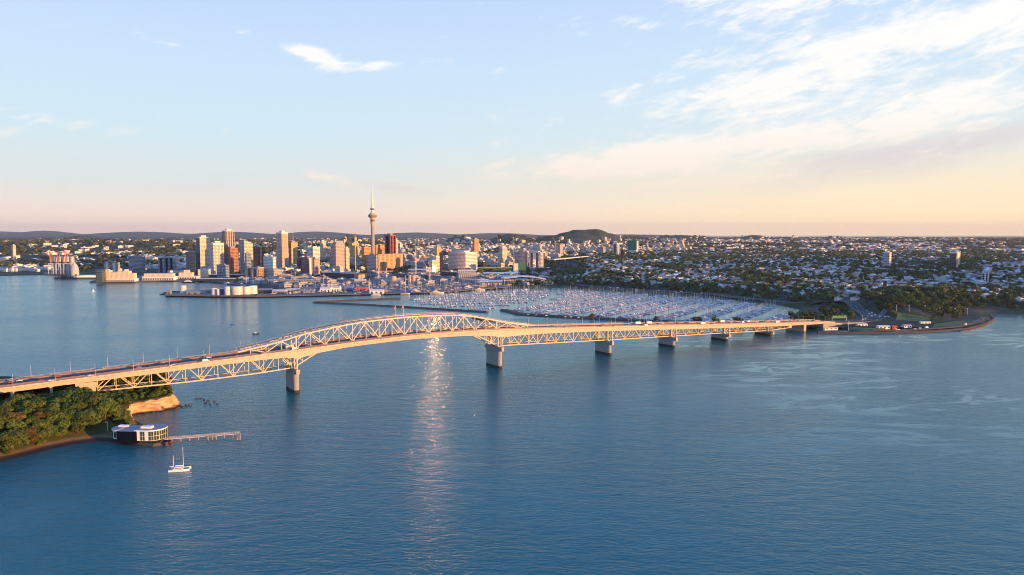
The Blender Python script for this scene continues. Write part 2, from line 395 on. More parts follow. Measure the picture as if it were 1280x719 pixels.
# ------------------------------------------------------------------ sea
mb = MB(); S = 60000
mb.add([(-S, -3000, 0), (S, -3000, 0), (S, S, 0), (-S, S, 0)], [(0, 1, 2, 3)])
tag(mb.build('water', M['water']), 'rippled blue harbour water', None, None, 'structure')

# ------------------------------------------------------------------ mainland terrain
shore_px = [(-330, 346), (0, 345), (58, 343.8), (120, 343.2), (200, 344.5), (222, 348.5), (262, 354), (300, 357), (322, 360), (300, 362.5), (250, 364), (206, 365), (200, 368.6), (215, 370.4), (262, 371.2), (330, 371.8),
            (420, 369.6), (470, 368.0), (545, 366.5), (580, 363.5), (640, 359.5), (690, 359.5), (727, 361.2), (800, 365.4), (883, 370.8), (925, 374.8), (967, 380), (1000, 387.5), (990, 396), (985, 401), (1003, 409), (1013, 414.5), (1024, 416.4),
            (1103, 416.7), (1165, 414.6), (1208, 411.4), (1231, 405.5), (1240, 400), (1236, 394.5), (1226, 391.5), (1246, 391.2), (1280, 392.4), (1400, 395), (1560, 400)]
LAND = [tuple(at(*p)[:2]) for p in shore_px]
LAND += [(1900, 700), (2600, 600), (32000, 9000), (32000, 30000), (-32000, 30000), (-32000, 8000)]
PEAKS = [  # px x, px y of the summit, depth, half width px, flatness
    (742, 286.5, 6300, 26, 3.6), (724, 286.9, 6280, 28, 3.2), (708, 290.0, 6250, 26, 2.6), (690, 294.0, 6200, 30, 2.4), (762, 291.3, 6300, 20, 2.6), (640, 291.3, 6000, 30, 2.2), (437, 292, 5200, 11, 2.2), (575, 295.5, 6500, 30, 2.2), (850, 293.6, 9000, 48, 2.4), (942, 294.0, 9500, 24, 2.6), (985, 295.6, 9600, 40, 2.2), (103, 294, 8500, 17, 1.6), (1130, 296.6, 10500, 60, 2.5), (1040, 296.4, 10500, 40, 2.5), (795, 295.6, 9000, 40, 2.2), (1235, 297.4, 10500, 50, 2.2),
    (-5, 289.2, 24000, 70, 2), (55, 288.4, 24000, 45, 2), (175, 289.6, 23000, 80, 2), (290, 289.8, 23000, 70, 2), (395, 289.4, 24000, 60, 2), (520, 290.6, 23000, 70, 2), (-150, 288.5, 24000, 100, 2), (620, 291.5, 23000, 80, 2), (780, 293, 20000, 120, 2)]
PROM = at(1160, 378, 8)
FLAT = [tuple(at(*p, 4)[:2]) for p in [(1000, 420), (1240, 420), (1246, 397), (1200, 402), (1120, 396.5), (1096, 387), (1040, 386)]]
def H(X, Y):
    X = np.asarray(X, float); Y = np.asarray(Y, float); s = sdf(LAND, X, Y); u = 640 + 900 * X / np.maximum(Y, 1)
    z = np.clip(s * 0.25, -7, 3.6)
    wr = sst(650, 780, u); wl = 1 - sst(200, 330, u); wc = 1 - wr - wl
    inl = sst(30, 120, s)
    nz = fbm(X / 420, Y / 420, 3) - 0.5
    city = 30 * sst(2500, 3500, Y) + 28 * sst(3500, 5600, Y) + 10 * nz
    left = 8 * sst(2900, 3400, Y) + 78 * sst(3400, 6200, Y) - 55 * sst(6500, 9500, Y) + 40 * sst(10500, 14500, Y) + 14 * nz * sst(3000, 4500, Y)
    far = sst(7000, 10500, Y); back = 1 - .5 * sst(11500, 15500, Y); res = far * 34 * (fbm(X / 1700, Y / 2600, 61, 3) - .5) + 16 * sst(45, 140, s) + 22 * sst(140, 1100, s) + 38 * sst(3600, 9500, Y) + 12 * nz * sst(100, 400, s)
    pk = 1 - sst(-30, 40, sdf(FLAT, X, Y)); z = z + inl * (wc * city + wl * left) + wr * res * pk * back
    d = np.hypot((X - PROM[0]) / 105, (Y - PROM[1]) / 70); z = z + np.where(s > 0, 13 * np.exp(-d ** 2 * 1.1), 0)
    for px, py, D, hw, fl in PEAKS:
        c = zat(px, py, D); sx = hw * D / 900.0; sy = max(sx, D * 0.055)
        q = np.hypot((X - c[0]) / sx, (Y - c[1]) / sy)
        z = np.maximum(z, np.where(s > 0, c[2] / (1 + q ** fl) - 14 * (fbm(X / 130, Y / 130, 8) - 0.5) - 2, -99))
    # unseen ridge added out of view to shade the slopes behind the marina
    rd = np.hypot((X - 2350) / 420, np.maximum(np.abs(Y - 1750) - 650, 0) / 260); z = np.where(s > 0, z + 90 * np.exp(-rd ** 2), z)
    return z
Ys = 1180 * (27500 / 1180) ** (np.linspace(0, 1, 330) ** 0.95)
us = np.concatenate([np.arange(-420, 0, 20), np.arange(0, 1284, 5), np.arange(1284, 1400, 12), np.arange(1400, 2700, 40)])
UU, YY = np.meshgrid(us, Ys); XX = (UU - 640) / 900 * YY; ZZ = H(XX, YY)
nr, nc = UU.shape; idx = np.arange(nr * nc).reshape(nr, nc)
q = np.stack([idx[:-1, :-1], idx[:-1, 1:], idx[1:, 1:], idx[1:, :-1]], -1).reshape(-1, 4)
zq = ZZ.ravel()[q].max(1); q = q[zq > -5]
V = np.stack([XX, YY, ZZ], -1).reshape(-1, 3); used = np.unique(q); remap = np.full(len(V), -1); remap[used] = np.arange(len(used))
me = mesh_np('terrain', V[used], remap[q].ravel(), np.arange(len(q)) * 4, np.full(len(q), 4), None, [M['ground']], True)
o = bpy.data.objects.new('terrain', me); COL.objects.link(o); tag(o, 'far shore with city, suburbs and hills', None, None, 'structure')
# interpolated height lookup
def Hs(x, y): return float(H(np.array([x]), np.array([y]))[0])

# ------------------------------------------------------------------ haze
HZ = 28000
mb = MB(); mb.bx(-HZ, HZ, -2500, HZ, -9, 480)
hm = bpy.data.materials.new('evening_haze'); hm.use_nodes = True; ht = NT(hm.node_tree); ht.n.clear()
ho = ht.new('ShaderNodeOutputMaterial'); pv = ht.new('ShaderNodeVolumePrincipled'); ht.l.new(pv.outputs[0], ho.inputs['Volume'])
pv.inputs['Color'].default_value = (0.92, 0.88, 0.93, 1); pv.inputs['Anisotropy'].default_value = 0.6; pv.inputs['Density'].default_value = 2.1e-5
tag(mb.build('haze', hm), 'thin evening haze over the harbour', None, None, 'stuff')

# ------------------------------------------------------------------ the bridge (local x = along the bridge, local y = away from the camera side, z up)
BA = np.array([-211.5, 703.0]); BANG = R(33.3)
BU = np.array([math.cos(BANG), math.sin(BANG)]); BV = np.array([-math.sin(BANG), math.cos(BANG)])
def Bw(s, y, z): p = BA + BU * s + BV * y; return Vector((p[0], p[1], z))
_ks = [-420, -330, -240, -175, -96, -12, 65, 120, 141, 202, 241, 264, 388, 549, 629, 757, 866, 930, 1010]
_kz = [24.5, 30.0, 34.6, 36.9, 40.2, 43.7, 47.3, 48.9, 49.1, 48.2, 46.8, 45.7, 39.3, 30.6, 26.0, 19.0, 13.7, 8.6, 5.4]
_sx = np.arange(-420, 1011, 5.0); _sz = np.interp(_sx, _ks, _kz)
_k = np.exp(-np.linspace(-2, 2, 17) ** 2); _k /= _k.sum(); _sz = np.convolve(np.pad(_sz, 8, mode='edge'), _k, 'valid')
def topz(s): return float(np.interp(s, _sx, _sz))
def gdep(s): return float(np.interp(s, [-420, -175, -100, -30, -12, 0, 10, 22, 50, 100, 150, 200, 222, 241, 262, 300, 390, 549, 640, 757, 866, 950], [5.0, 5.2, 5.5, 6.2, 7.2, 9.2, 8.4, 6.8, 5.2, 4.9, 5.2, 6.2, 7.6, 9.8, 8.6, 7.2, 6.3, 6.6, 6.0, 5.6, 4.4, 3.2]))
def deckz(s): return topz(s) - 1.15
PIERS = [(0, 23.4), (240, 24.6), (410, 17.6), (527, 13.4), (637, 9.6), (738, 5.9)]
bridge = thing('harbour_bridge', 'long pale steel bridge with arched truss crossing the harbour on concrete piers', 'bridge', (BA[0], BA[1], 0), BANG)
S0, S1 = -330, 905
stations = list(np.arange(S0, S1 + 1, 6.0))

def box_girder(y0, y1, face):
    """outer box girder; face=-1 when y0 is the outer face"""
    mb = MB(); secs = []; oy = y0 if face < 0 else y1; iy = y1 if face < 0 else y0; dr = 1 if face < 0 else -1
    for s in stations:
        t = deckz(s); b = topz(s) - gdep(s)
        secs.append([(s, oy, t - 0.05), (s, oy, t - 0.75), (s, oy + dr * 0.9, t - 1.15), (s, oy + dr * 1.5, b), (s, iy - dr * 1.5, b), (s, iy - dr * 0.9, t - 1.15), (s, iy, t - 0.75), (s, iy, t - 0.05)])
    mb.strip(secs, 0, close=True, caps=True)
    return mb.build('box_girder', M['paint'], bridge)
box_girder(0, 8.6, -1); box_girder(29.4, 38, 1)

def carriageway(y0, y1, lanes, z=0.0):
    mb = MB(); mb.strip([[(s, y0, deckz(s) + z), (s, y1, deckz(s) + z), (s, y1, deckz(s) - .04), (s, y0, deckz(s) - .04)] for s in stations], 0, close=True, caps=True)
    n = len(lanes)
    for i, y in enumerate(lanes):
        solid = i in (0, n - 1)
        if solid:
            for s in stations[:-1]: mb.add([(s, y - .12, deckz(s) + z + .02), (s + 6, y - .12, deckz(s + 6) + z + .02), (s + 6, y + .12, deckz(s + 6) + z + .02), (s, y + .12, deckz(s) + z + .02)], [(0, 1, 2, 3)], 1)
        else:
            for s in np.arange(S0, S1 - 6, 10.0): mb.add([(s, y - .1, deckz(s) + z + .02), (s + 4, y - .1, deckz(s + 4) + z + .02), (s + 4, y + .1, deckz(s + 4) + z + .02), (s, y + .1, deckz(s) + z + .02)], [(0, 1, 2, 3)], 1)
    return mb.build('carriageway', [M['asphalt'], M['mark']], bridge)
carriageway(0.35, 8.3, (1.0, 4.3, 7.7), 0.02); carriageway(10.2, 27.8, (12.0, 15.4, 19.0, 22.6, 26.0)); carriageway(29.7, 37.65, (30.4, 33.7, 37.0), 0.02)
def parapet(y, h=1.15, wd=0.28, mat='paint', a=S0, b=S1):
    mb = MB(); st = [s for s in stations if a <= s <= b]
    mb.strip([[(s, y - wd / 2, deckz(s) + .06), (s, y - wd / 2, deckz(s) + h * .62), (s, y + wd / 2, deckz(s) + h * .62), (s, y + wd / 2, deckz(s) + .06)] for s in st], 0, close=True, caps=True)
    mb.strip([[(s, y - .07, deckz(s) + h), (s, y - .07, deckz(s) + h + .15), (s, y + .07, deckz(s) + h + .15), (s, y + .07, deckz(s) + h)] for s in st], 0, close=True, caps=True)
    for s in np.arange(a, b, 4.0): mb.bx(s - .06, s + .06, y - .06, y + .06, deckz(s) + h * .62, deckz(s) + h)
    return mb.build('parapet', M[mat], bridge)
parapet(0.15); parapet(8.45, 1.0, mat='rail'); parapet(10.4, 0.9, mat='rail'); parapet(27.6, 0.9, mat='rail'); parapet(29.55, 1.0, mat='rail'); parapet(37.85)

# girders and bracing under the middle deck, all the way along
mb = MB()
for y in (10.6, 16.5, 21.5, 27.4):
    mb.strip([[(s, y - .25, deckz(s) - .08), (s, y - .25, deckz(s) - 1.9), (s, y + .25, deckz(s) - 1.9), (s, y + .25, deckz(s) - .08)] for s in stations], 0, close=True, caps=True)
for s in np.arange(-170, 860, 14.25): mb.bx(s - .3, s + .3, 8.0, 30.0, deckz(s) - 2.3, deckz(s) - 0.3)
mb.build('deck_beam', M['steel'], bridge)

def lowz(s):   # lower chord of the trusses below the deck
    return float(np.interp(s, [-171, -100, -38, -4, 0, 240, 256, 410, 527, 637, 738, 792], [21.4, 21.2, 22.4, 24.4, 24.6, 25.6, 25.2, 18.9, 14.6, 10.9, 6.7, 7.6]))
def truss_below(a, b, n, y, near):
    """Warren truss with verticals hung under the deck between two piers"""
    L = (b - a) / n; nodes = [a + L * i for i in range(n + 1)]; up = lambda s: deckz(s) - 1.7
    def chord(f, r): m_ = MB(); m_.strip([[(s, y - r, f(s) - r), (s, y + r, f(s) - r), (s, y + r, f(s) + r), (s, y - r, f(s) + r)] for s in nodes], 0, close=True, caps=True); return m_
    ch = chord(lowz, .56).build('deck_truss', M['steel'], bridge); chord(up, .48).build('upper_chord', M['steel'], ch); far = MB()
    for i, s in enumerate(nodes):
        if up(s) - lowz(s) < 2.0: continue
        v = MB().beam((s, y, lowz(s)), (s, y, up(s)), 0.55, 0.55)
        if near: v.build('vertical', M['steel'], ch)
        else: far.add(v.v, v.f)
    for i in range(n):
        s, e = nodes[i], nodes[i + 1]
        if up(s) - lowz(s) < 2.0: continue
        p, q_ = ((s, y, lowz(s)), (e, y, up(e))) if i % 2 == 0 else ((s, y, up(s)), (e, y, lowz(e)))
        v = MB().beam(p, q_, 0.75, 0.75)
        if near: v.build('diagonal', M['steel'], ch)
        else: far.add(v.v, v.f)
    if not near and far.v: far.build('diagonal', M['steel'], ch)
SPANS = [(-171, -2, 12), (242, 408, 12), (412, 525, 8), (529, 635, 8), (639, 736, 8), (740, 792, 4)]
for a, b, n in SPANS:
    truss_below(a, b, n, 10.5, True); truss_below(a, b, n, 27.5, False)
for a, b, n in SPANS:
    L = (b - a) / n; mb = MB()
    for i in range(n + 1):
        s = a + L * i; mb.beam((s, 10.5, lowz(s)), (s, 27.5, lowz(s)), .6, .7)
        if i < n:
            e = s + L; mb.beam((s, 10.5, lowz(s)), (e, 27.5, lowz(e)), .4, .4); mb.beam((s, 27.5, lowz(s)), (e, 10.5, lowz(e)), .4, .4)
    mb.build('lower_bracing', M['steel'], bridge)
# haunches of the main span beside the two tall piers
for y in (10.5, 27.5):
    for p0, p1 in ((0, 33), (240, 203)):
        d = 1 if p1 > p0 else -1; nodes = [p0 + (p1 - p0) * k / 4 for k in range(5)]
        lo = lambda s: float(np.interp(abs(s - p0), [0, 12, 24, 37], [25.0, 31.5, 38.2, 43.0]))
        mb = MB()
        for k in range(4): mb.beam((nodes[k], y, lo(nodes[k])), (nodes[k + 1], y, lo(nodes[k + 1])), .9, 1.1)
        for k in range(1, 4):
            if deckz(nodes[k]) - 1.5 - lo(nodes[k]) > 1: mb.beam((nodes[k], y, lo(nodes[k])), (nodes[k], y, deckz(nodes[k]) - 1.5), .5, .5)
            if deckz(nodes[k - 1]) - 1.5 - lo(nodes[k]) > 1: mb.beam((nodes[k], y, lo(nodes[k])), (nodes[k - 1], y, deckz(nodes[k - 1]) - 1.5), .55, .55)
        mb.build('haunch', M['steel'], bridge)

# the arched truss above the deck
AZX = [-58, -45, -16, 8, 44, 69, 95, 120, 138, 165, 188, 207, 235, 270, 300]
AZZ = [44.0, 46.3, 51.0, 57.0, 62.4, 65.0, 66.4, 67.2, 67.3, 66.6, 65.2, 62.6, 56.4, 49.0, 45.2]
_ax = np.arange(-58, 301, 2.0); _az = np.convolve(np.pad(np.interp(_ax, AZX, AZZ), 5, mode='edge'), np.ones(11) / 11, 'valid')
def archz(s): return float(np.interp(s, _ax, _az))
PL = 14.75; anodes = [120 + PL * k for k in range(-11, 12)]
for y, near in ((10.5, True), (27.5, False)):
    mb = MB(); ss = list(np.arange(-54, 297, PL / 2))
    mb.strip([[(s, y - .65, archz(s) - .7), (s, y + .65, archz(s) - .7), (s, y + .65, archz(s) + .7), (s, y - .65, archz(s) + .7)] for s in ss], 0, close=True, caps=True)
    ch = mb.build('arch_truss', M['steel'], bridge); dkz = lambda s: deckz(s) + 0.2
    for k, s in enumerate(anodes):
        if archz(s) - dkz(s) > 2.0:
            big = abs(s - 2) < 8 or abs(s - 238) < 8
            MB().beam((s, y, dkz(s) - 1.5), (s, y, archz(s) - .3), 1.3 if big else .6, 1.3 if big else .6).build('vertical', M['steel'], ch)
    for k in range(len(anodes) - 1):
        s, e = anodes[k], anodes[k + 1]; kk = k - 11
        if min(archz(s) - dkz(s), archz(e) - dkz(e)) < 2.5: continue
        p, q_ = ((s, y, dkz(s)), (e, y, archz(e) - .4)) if kk % 2 == 0 else ((s, y, archz(s) - .4), (e, y, dkz(e)))
        MB().beam(p, q_, .85, .85).build('diagonal', M['steel'], ch)
    # walkway handrails along the top of the arch
    mb = MB()
    for dy in (-.55, .55):
        mb.strip([[(s, y + dy - .06, archz(s) + 1.7), (s, y + dy + .06, archz(s) + 1.7), (s, y + dy + .06, archz(s) + 1.85), (s, y + dy - .06, archz(s) + 1.85)] for s in ss], 0, close=True, caps=True)
        for s in ss: mb.bx(s - .05, s + .05, y + dy - .05, y + dy + .05, archz(s) + .7, archz(s) + 1.7)
    mb.build('handrail', M['rail'], ch)
mb = MB()
for k in range(len(anodes) - 1):
    s, e = anodes[k], anodes[k + 1]
    if archz(s) - deckz(s) > 6: mb.beam((s, 10.5, archz(s)), (s, 27.5, archz(s)), .6, .7)
    if archz(s) - deckz(s) > 6 and archz(e) - deckz(e) > 6:
        mb.beam((s, 10.5, archz(s)), (e, 27.5, archz(e)), .4, .4); mb.beam((s, 27.5, archz(s)), (e, 10.5, archz(e)), .4, .4)
mb.build('top_bracing', M['steel'], bridge)
for sp_ in (2, 238):   # portal frames over the piers
    mb = MB(); mb.bx(sp_ - .6, sp_ + .6, 10.5, 27.5, archz(sp_) - 3.2, archz(sp_) - 2.2); mb.build('portal_frame', M['steel'], bridge)
mb = MB()
mb.strip([[(s, 24.6, archz(s) - 3.4), (s, 27.0, archz(s) - 3.4), (s, 27.0, archz(s) - .9), (s, 24.6, archz(s) - .9)] for s in np.arange(214, 246, 4.0)], 0, close=True, caps=True)
mb.build('work_screen', M['dark'], bridge)
mb = MB(); mb.bx(219, 226, 12, 16, archz(222) - 3.6, archz(222) - 1.4); mb.build('work_screen', M['dark'], bridge)

# piers
def stadium(cx, y0, y1, r, n=7):
    pts = [(cx + r * math.cos(t), y0 + r + r * math.sin(t)) for t in np.linspace(math.pi, 2 * math.pi, n)]
    return pts + [(cx + r * math.cos(t), y1 - r + r * math.sin(t)) for t in np.linspace(0, math.pi, n)]
for s, zt in PIERS:
    zt = max(zt, 4.5); k = 3.0 if s < 300 else 2.7; mb = MB()
    mb.prism(stadium(s, 4.0, 34.0, k), 2.4, zt - min(5.5, zt * .45), 0); body = mb.build('pier', M['conc'], bridge)
    mb = MB(); mb.prism(stadium(s, 3.7, 34.3, k + .25), -8, 2.4, 0); mb.build('tide_band', M['weed'], body)
    z0 = zt - min(5.5, zt * .45); mb = MB(); lo_, hi = stadium(s, 4.0, 34.0, k), stadium(s, .6, 37.4, k + .5)
    mb.strip([[(*p, z0) for p in lo_], [(*p, z0 + (zt - z0) * .55) for p in hi], [(*p, zt) for p in hi]], 0, close=True, caps=True)
    mb.build('pier_cap', M['conc'], body)
    mb = MB()
    if s < 300 or True: mb.bx(s - 1.6, s + 1.6, -.5, .55, zt - 4.2, zt + .5)
    mb.build('pier_bracket', M['tan'], body)
    top = topz(s) - gdep(s)
    for y in (1.9, 6.6, 31.4, 36.2):
        if top - zt > .3: MB().beam((s, y, zt), (s, y, top + .1), 1.1, 1.1).build('bearing_post', M['steel'], bridge)
    for y in (10.5, 27.5): MB().bx(s - 1.6, s + 1.6, y - 1.2, y + 1.2, zt, lowz(s) + .3).build('bearing', M['steel'], bridge)
    for y0, y1 in ((1.9, 6.6), (31.4, 36.2)):
        if top - zt > 4: MB().beam((s, y0, zt), (s, y1, top), .5, .5).beam((s + .02, y1, zt), (s + .02, y0, top), .5, .5).build('cross_brace', M['steel'], bridge)
    for y in (10.5, 27.5):
        if deckz(s) - zt > 6: MB().beam((s, y, zt), (s, y, deckz(s) - 2), 1.3, 1.3).build('bearing_post', M['steel'], bridge)
# last pier by the far shore, and the solid ramp behind it
mb = MB(); mb.bx(818, 824, 2.0, 36, -6, topz(821) - gdep(821) + .1); mb.build('pier', M['tan'], bridge)
mb = MB(); mb.bx(790, 796, 9, 29, lowz(792) - .4, deckz(793) - 2); mb.build('bearing_post', M['steel'], bridge)
mb = MB()
mb.strip([[(s, 0.6, -2), (s, 0.6, deckz(s) - .9), (s, 37.4, deckz(s) - .9), (s, 37.4, -2)] for s in np.arange(868, 1009, 10.0)], 0, close=True, caps=True)
mb.build('ramp_wall', M['conc'], bridge)
mb = MB(); st2 = list(np.arange(S1 - 4.9, 1009, 6.0))
mb.strip([[(s, .8, deckz(s) - .1), (s, 37.2, deckz(s) - .1), (s, 37.2, deckz(s) - .85), (s, .8, deckz(s) - .85)] for s in st2], 0, close=True, caps=True)
mb.build('carriageway', M['asphalt'], bridge)
# abutment and approach piers on the near headland
mb = MB()
mb.bx(-181, -173, 2.2, 35.6, 8, deckz(-178) - 5); mb.bx(-186, -172.6, 9.0, 13.5, 8, deckz(-178) - 2.4); mb.bx(-186, -172.6, 25, 29.5, 8, deckz(-178) - 2.4); mb.bx(-188, -172, 1.5, 7.5, deckz(-178) - 8.5, deckz(-178) - 4.4)
mb.build('abutment', M['tan'], bridge)
for s in (-205, -232, -262, -292, -322):
    mb = MB()
    for y in (3, 13, 25, 35): mb.bx(s - 1, s + 1, y - 1, y + 1, 4, topz(s) - gdep(s) + .2)
    mb.bx(s - 1.3, s + 1.3, 1.5, 36.5, topz(s) - gdep(s) - 1.4, topz(s) - gdep(s) - .03)
    mb.build('approach_pier', M['tan'], bridge)

# ------------------------------------------------------------------ lamp posts, flags and traffic on the bridge
lamp = thing('street_lamp', 'slim grey lamp post on the bridge parapet nearest the camera', 'lamp post', (0, 0, 0), 0, 'lamp posts along the bridge')
MB().tube((0, 0, 0), (0, 0, 10.5), .16, .09, 6).build('post', M['craneblue'], lamp)
MB().beam((0, 0, 10.4), (0, 2.2, 10.9), .12, .12).build('arm', M['craneblue'], lamp)
MB().box((0, 2.5, 10.95), (.35, .9, .18)).build('lamp_head', M['white'], lamp)
first = True
for side, y, lab, sh in ((0, -.32, 'slim grey lamp post on the bridge parapet nearest the camera', 0), (1, 38.3, 'slim grey lamp post on the bridge parapet away from the camera', 12)):
    for i, s in enumerate(np.arange(-318 + sh, 880, 29.0)):
        p = Bw(s, y, deckz(s) - .7)
        if first: lamp.location = p; lamp.rotation_euler = (0, 0, BANG); first = False; continue
        dup(lamp, p, BANG + (math.pi if side else 0), 1.0, lab)
for s, lab in ((110, 'flagpole with limp dark blue and red flag, the left of two on the arch'), (119, 'flagpole with limp dark blue and red flag, the right of two on the arch')):
    t = thing('flagpole', lab, 'flagpole', Bw(s, 10.5, archz(s) + .6), BANG, 'flags on top of the arch')
    MB().tube((0, 0, 0), (0, 0, 13), .22, .12, 6).build('pole', M['offw'], t)
    mb = MB(); pr = [(-.1, 12.9), (-.9, 12.2), (-1.7, 11.0), (-2.3, 9.2), (-2.6, 7.4), (-2.2, 6.9), (-1.5, 8.2), (-.8, 9.6), (-.1, 10.4)]
    n_ = len(pr); mb.add([(a, -.25 * math.sin(i), z) for i, (a, z) in enumerate(pr)] + [(a, .25 + .2 * math.cos(i), z) for i, (a, z) in enumerate(pr)],
        [(i, (i + 1) % n_, n_ + (i + 1) % n_, n_ + i) for i in range(n_)] + [tuple(range(n_)), tuple(range(2 * n_ - 1, n_ - 1, -1))])
    fl = mb.build('flag', M['blue'], t); MB().beam((-.25, .1, 12.4), (-1.9, .1, 9.6), .75, .95).build('canton', M['red'], fl)

def car_proto(kind, mat, name, label, group):
    mb = MB()
    if kind == 'car':
        L, W = 4.5, 1.8
        mb.bx(-L / 2, L / 2, -W / 2, W / 2, .35, .95, 0); mb.box((-.2, 0, 1.2), (2.5, 1.6, .5), 0, 1, .78); mb.box((-.2, 0, 1.48), (1.75, 1.3, .07), 0, 0)
    elif kind == 'van':
        L, W = 6.0, 2.1
        mb.bx(-L / 2, L / 2 - 1.1, -W / 2, W / 2, .45, 2.5, 0); mb.bx(L / 2 - 1.09, L / 2, -W / 2 + .05, W / 2 - .05, .45, 1.3, 0); mb.box((L / 2 - .8, 0, 1.75), (.6, 1.9, .85), 0, 1, .85)
    else:
        L, W = 11.0, 2.5
        mb.bx(-L / 2, L / 2 - 2.4, -W / 2, W / 2, .9, 3.6, 0); mb.bx(L / 2 - 2.2, L / 2, -W / 2, W / 2, .5, 2.9, 2); mb.box((L / 2 + .01, 0, 2.2), (.05, 2.2, .8), 0, 1); mb.bx(-L / 2, L / 2 - .2, -.5, .5, .45, .88, 3)
    for x in (-L * .32, L * .32):
        for y in (-W / 2 + .1, W / 2 - .1): mb.tube((x, y - .12, .34), (x, y + .12, .34), .34, n=8, m=3)
    o = mb.build(name, [mat, M['glass'], M['red'], M['dark']]); return tag(o, label, {'car': 'car', 'van': 'van', 'truck': 'truck'}[kind], group)
carm = {'white': M['white'], 'silver': principled('silver_paint', (.40, .41, .43), .35, metal=.3), 'dark': principled('black_paint', (.02, .02, .025), .3), 'red': M['red']}
GB = 'traffic crossing the bridge'
CP = {'white': car_proto('car', carm['white'], 'car', 'small white car crossing the harbour bridge', GB), 'silver': car_proto('car', carm['silver'], 'car', 'small silver car crossing the harbour bridge', GB),
      'dark': car_proto('car', carm['dark'], 'car', 'small black car crossing the harbour bridge', GB), 'red': car_proto('car', carm['red'], 'car', 'small red car crossing the harbour bridge', GB),
      'van': car_proto('van', carm['white'], 'van', 'boxy white van crossing the harbour bridge', GB), 'truck': car_proto('truck', carm['white'], 'truck', 'box truck with red cab crossing the harbour bridge', GB)}
usedp = set()
def place_vehicle(kind, loc, rz, label=None, group=None, slope=0.0):
    o = CP[kind]
    if kind in usedp: o = dup(o, loc, rz, 1.0, label, group)
    else:
        usedp.add(kind); o.location = loc
        if label: o['label'] = label
        if group: o['group'] = group
    o.rotation_euler = (0, -slope, rz); return o
def on_bridge(kind, s, y, rev=False, label=None):
    sl = (deckz(s + 2) - deckz(s - 2)) / 4
    place_vehicle(kind, Bw(s, y, deckz(s) + .05), BANG + (math.pi if rev else 0), label, None, -sl if rev else sl)
rng = random.Random(4)
fixed = [('van', -84, 3.0, 0), ('truck', -2, 13.5, 0), ('white', -232, 32, 1), ('white', -205, 6, 0), ('white', -165, 34.5, 1), ('white', -138, 14, 0), ('silver', -118, 24, 1), ('white', -112, 6, 0)]
for k, s, y, r_ in fixed: on_bridge(k, s, y, r_)
lanes = [(2.6, 0), (6.0, 0), (13.7, 0), (17.2, 0), (20.8, 1), (24.3, 1), (32.0, 1), (35.3, 1)]
taken = [(s, y) for _, s, y, _ in fixed]
for i in range(96):
    s = rng.uniform(-40, 880) if i > 14 else rng.uniform(-320, -20); y, r_ = rng.choice(lanes)
    if i > 40: s = rng.uniform(330, 890)
    if any(abs(s - a) < 16 and abs(y - b) < 2 for a, b in taken): continue
    taken.append((s, y)); on_bridge(rng.choices(['white', 'silver', 'dark', 'red', 'van', 'truck'], [9, 6, 5, 2, 2, 1])[0], s, y, r_)

# ------------------------------------------------------------------ near headland
head_px = [(-260, 640), (-60, 594), (0, 577.5), (30, 571), (62, 562), (92, 556), (118, 552.5), (136, 553), (158, 556), (190, 557.5), (200, 556), (204, 549), (198, 542), (182, 533), (166, 524), (166, 519.5), (178, 517.5), (196, 515), (212, 512.5), (222, 510.5), (226, 507), (222, 500), (205, 492), (160, 485), (90, 480), (0, 476), (-160, 470), (-300, 480)]
HEAD = [tuple(at(*p)[:2]) for p in head_px]
CL_A = np.array(at(160, 520)[:2]); CL_B = np.array(at(224, 508.5)[:2])
TIP = np.array(at(213, 503)[:2]); PADC = np.array(at(165, 548)[:2])
def HH(X, Y):
    X = np.asarray(X, float); Y = np.asarray(Y, float); s = sdf(HEAD, X, Y)
    nz = fbm(X / 40, Y / 40, 5) - .5
    # distance to the cliff line on the cove side
    e = CL_B - CL_A; t = np.clip(((X - CL_A[0]) * e[0] + (Y - CL_A[1]) * e[1]) / (e @ e), 0, 1); dc = np.hypot(X - CL_A[0] - t * e[0], Y - CL_A[1] - t * e[1])
    cl = 1 - sst(18, 42, np.minimum(dc, np.hypot(X - TIP[0], Y - TIP[1])))
    beach = np.clip(s * .11, -6, 1.6) + 13.5 * sst(8, 42, s) + 3 * nz * sst(5, 30, s)
    cliff = np.clip(s * .25, -6, .8) + (8.6 + 2.5 * t + 2.5 * (fbm(X / 14, Y / 14, 19) - .5)) * sst(2.0, 7.0, s + 11 * (fbm(X / 8, Y / 8, 11) - .5)) + 3 * sst(12, 45, s)
    z = beach * (1 - cl) + cliff * cl
    pad = 1 - sst(14, 30, np.hypot((X - PADC[0]) / 1.35, Y - PADC[1])); z = np.where(s > 0, z * (1 - pad) + np.minimum(z, 2.0) * pad, z)
    return z
gx = np.arange(-640, -238, 1.8); gy = np.arange(395, 760, 1.8)
GX, GY = np.meshgrid(gx, gy); GZ = HH(GX, GY); nr, nc = GX.shape; idx = np.arange(nr * nc).reshape(nr, nc)
q = np.stack([idx[:-1, :-1], idx[:-1, 1:], idx[1:, 1:], idx[1:, :-1]], -1).reshape(-1, 4); q = q[GZ.ravel()[q].max(1) > -4]
V = np.stack([GX, GY, GZ], -1).reshape(-1, 3); used = np.unique(q); remap = np.full(len(V), -1); remap[used] = np.arange(len(used))
hm_ = bpy.data.materials.new('headland_ground'); hm_.use_nodes = True; t = NT(hm_.node_tree); b = t.n['Principled BSDF']
g = t.new('ShaderNodeNewGeometry'); ps = t.new('ShaderNodeSeparateXYZ'); t.l.new(g.outputs['Position'], ps.inputs[0]); ns_ = t.new('ShaderNodeSeparateXYZ'); t.l.new(g.outputs['Normal'], ns_.inputs[0])
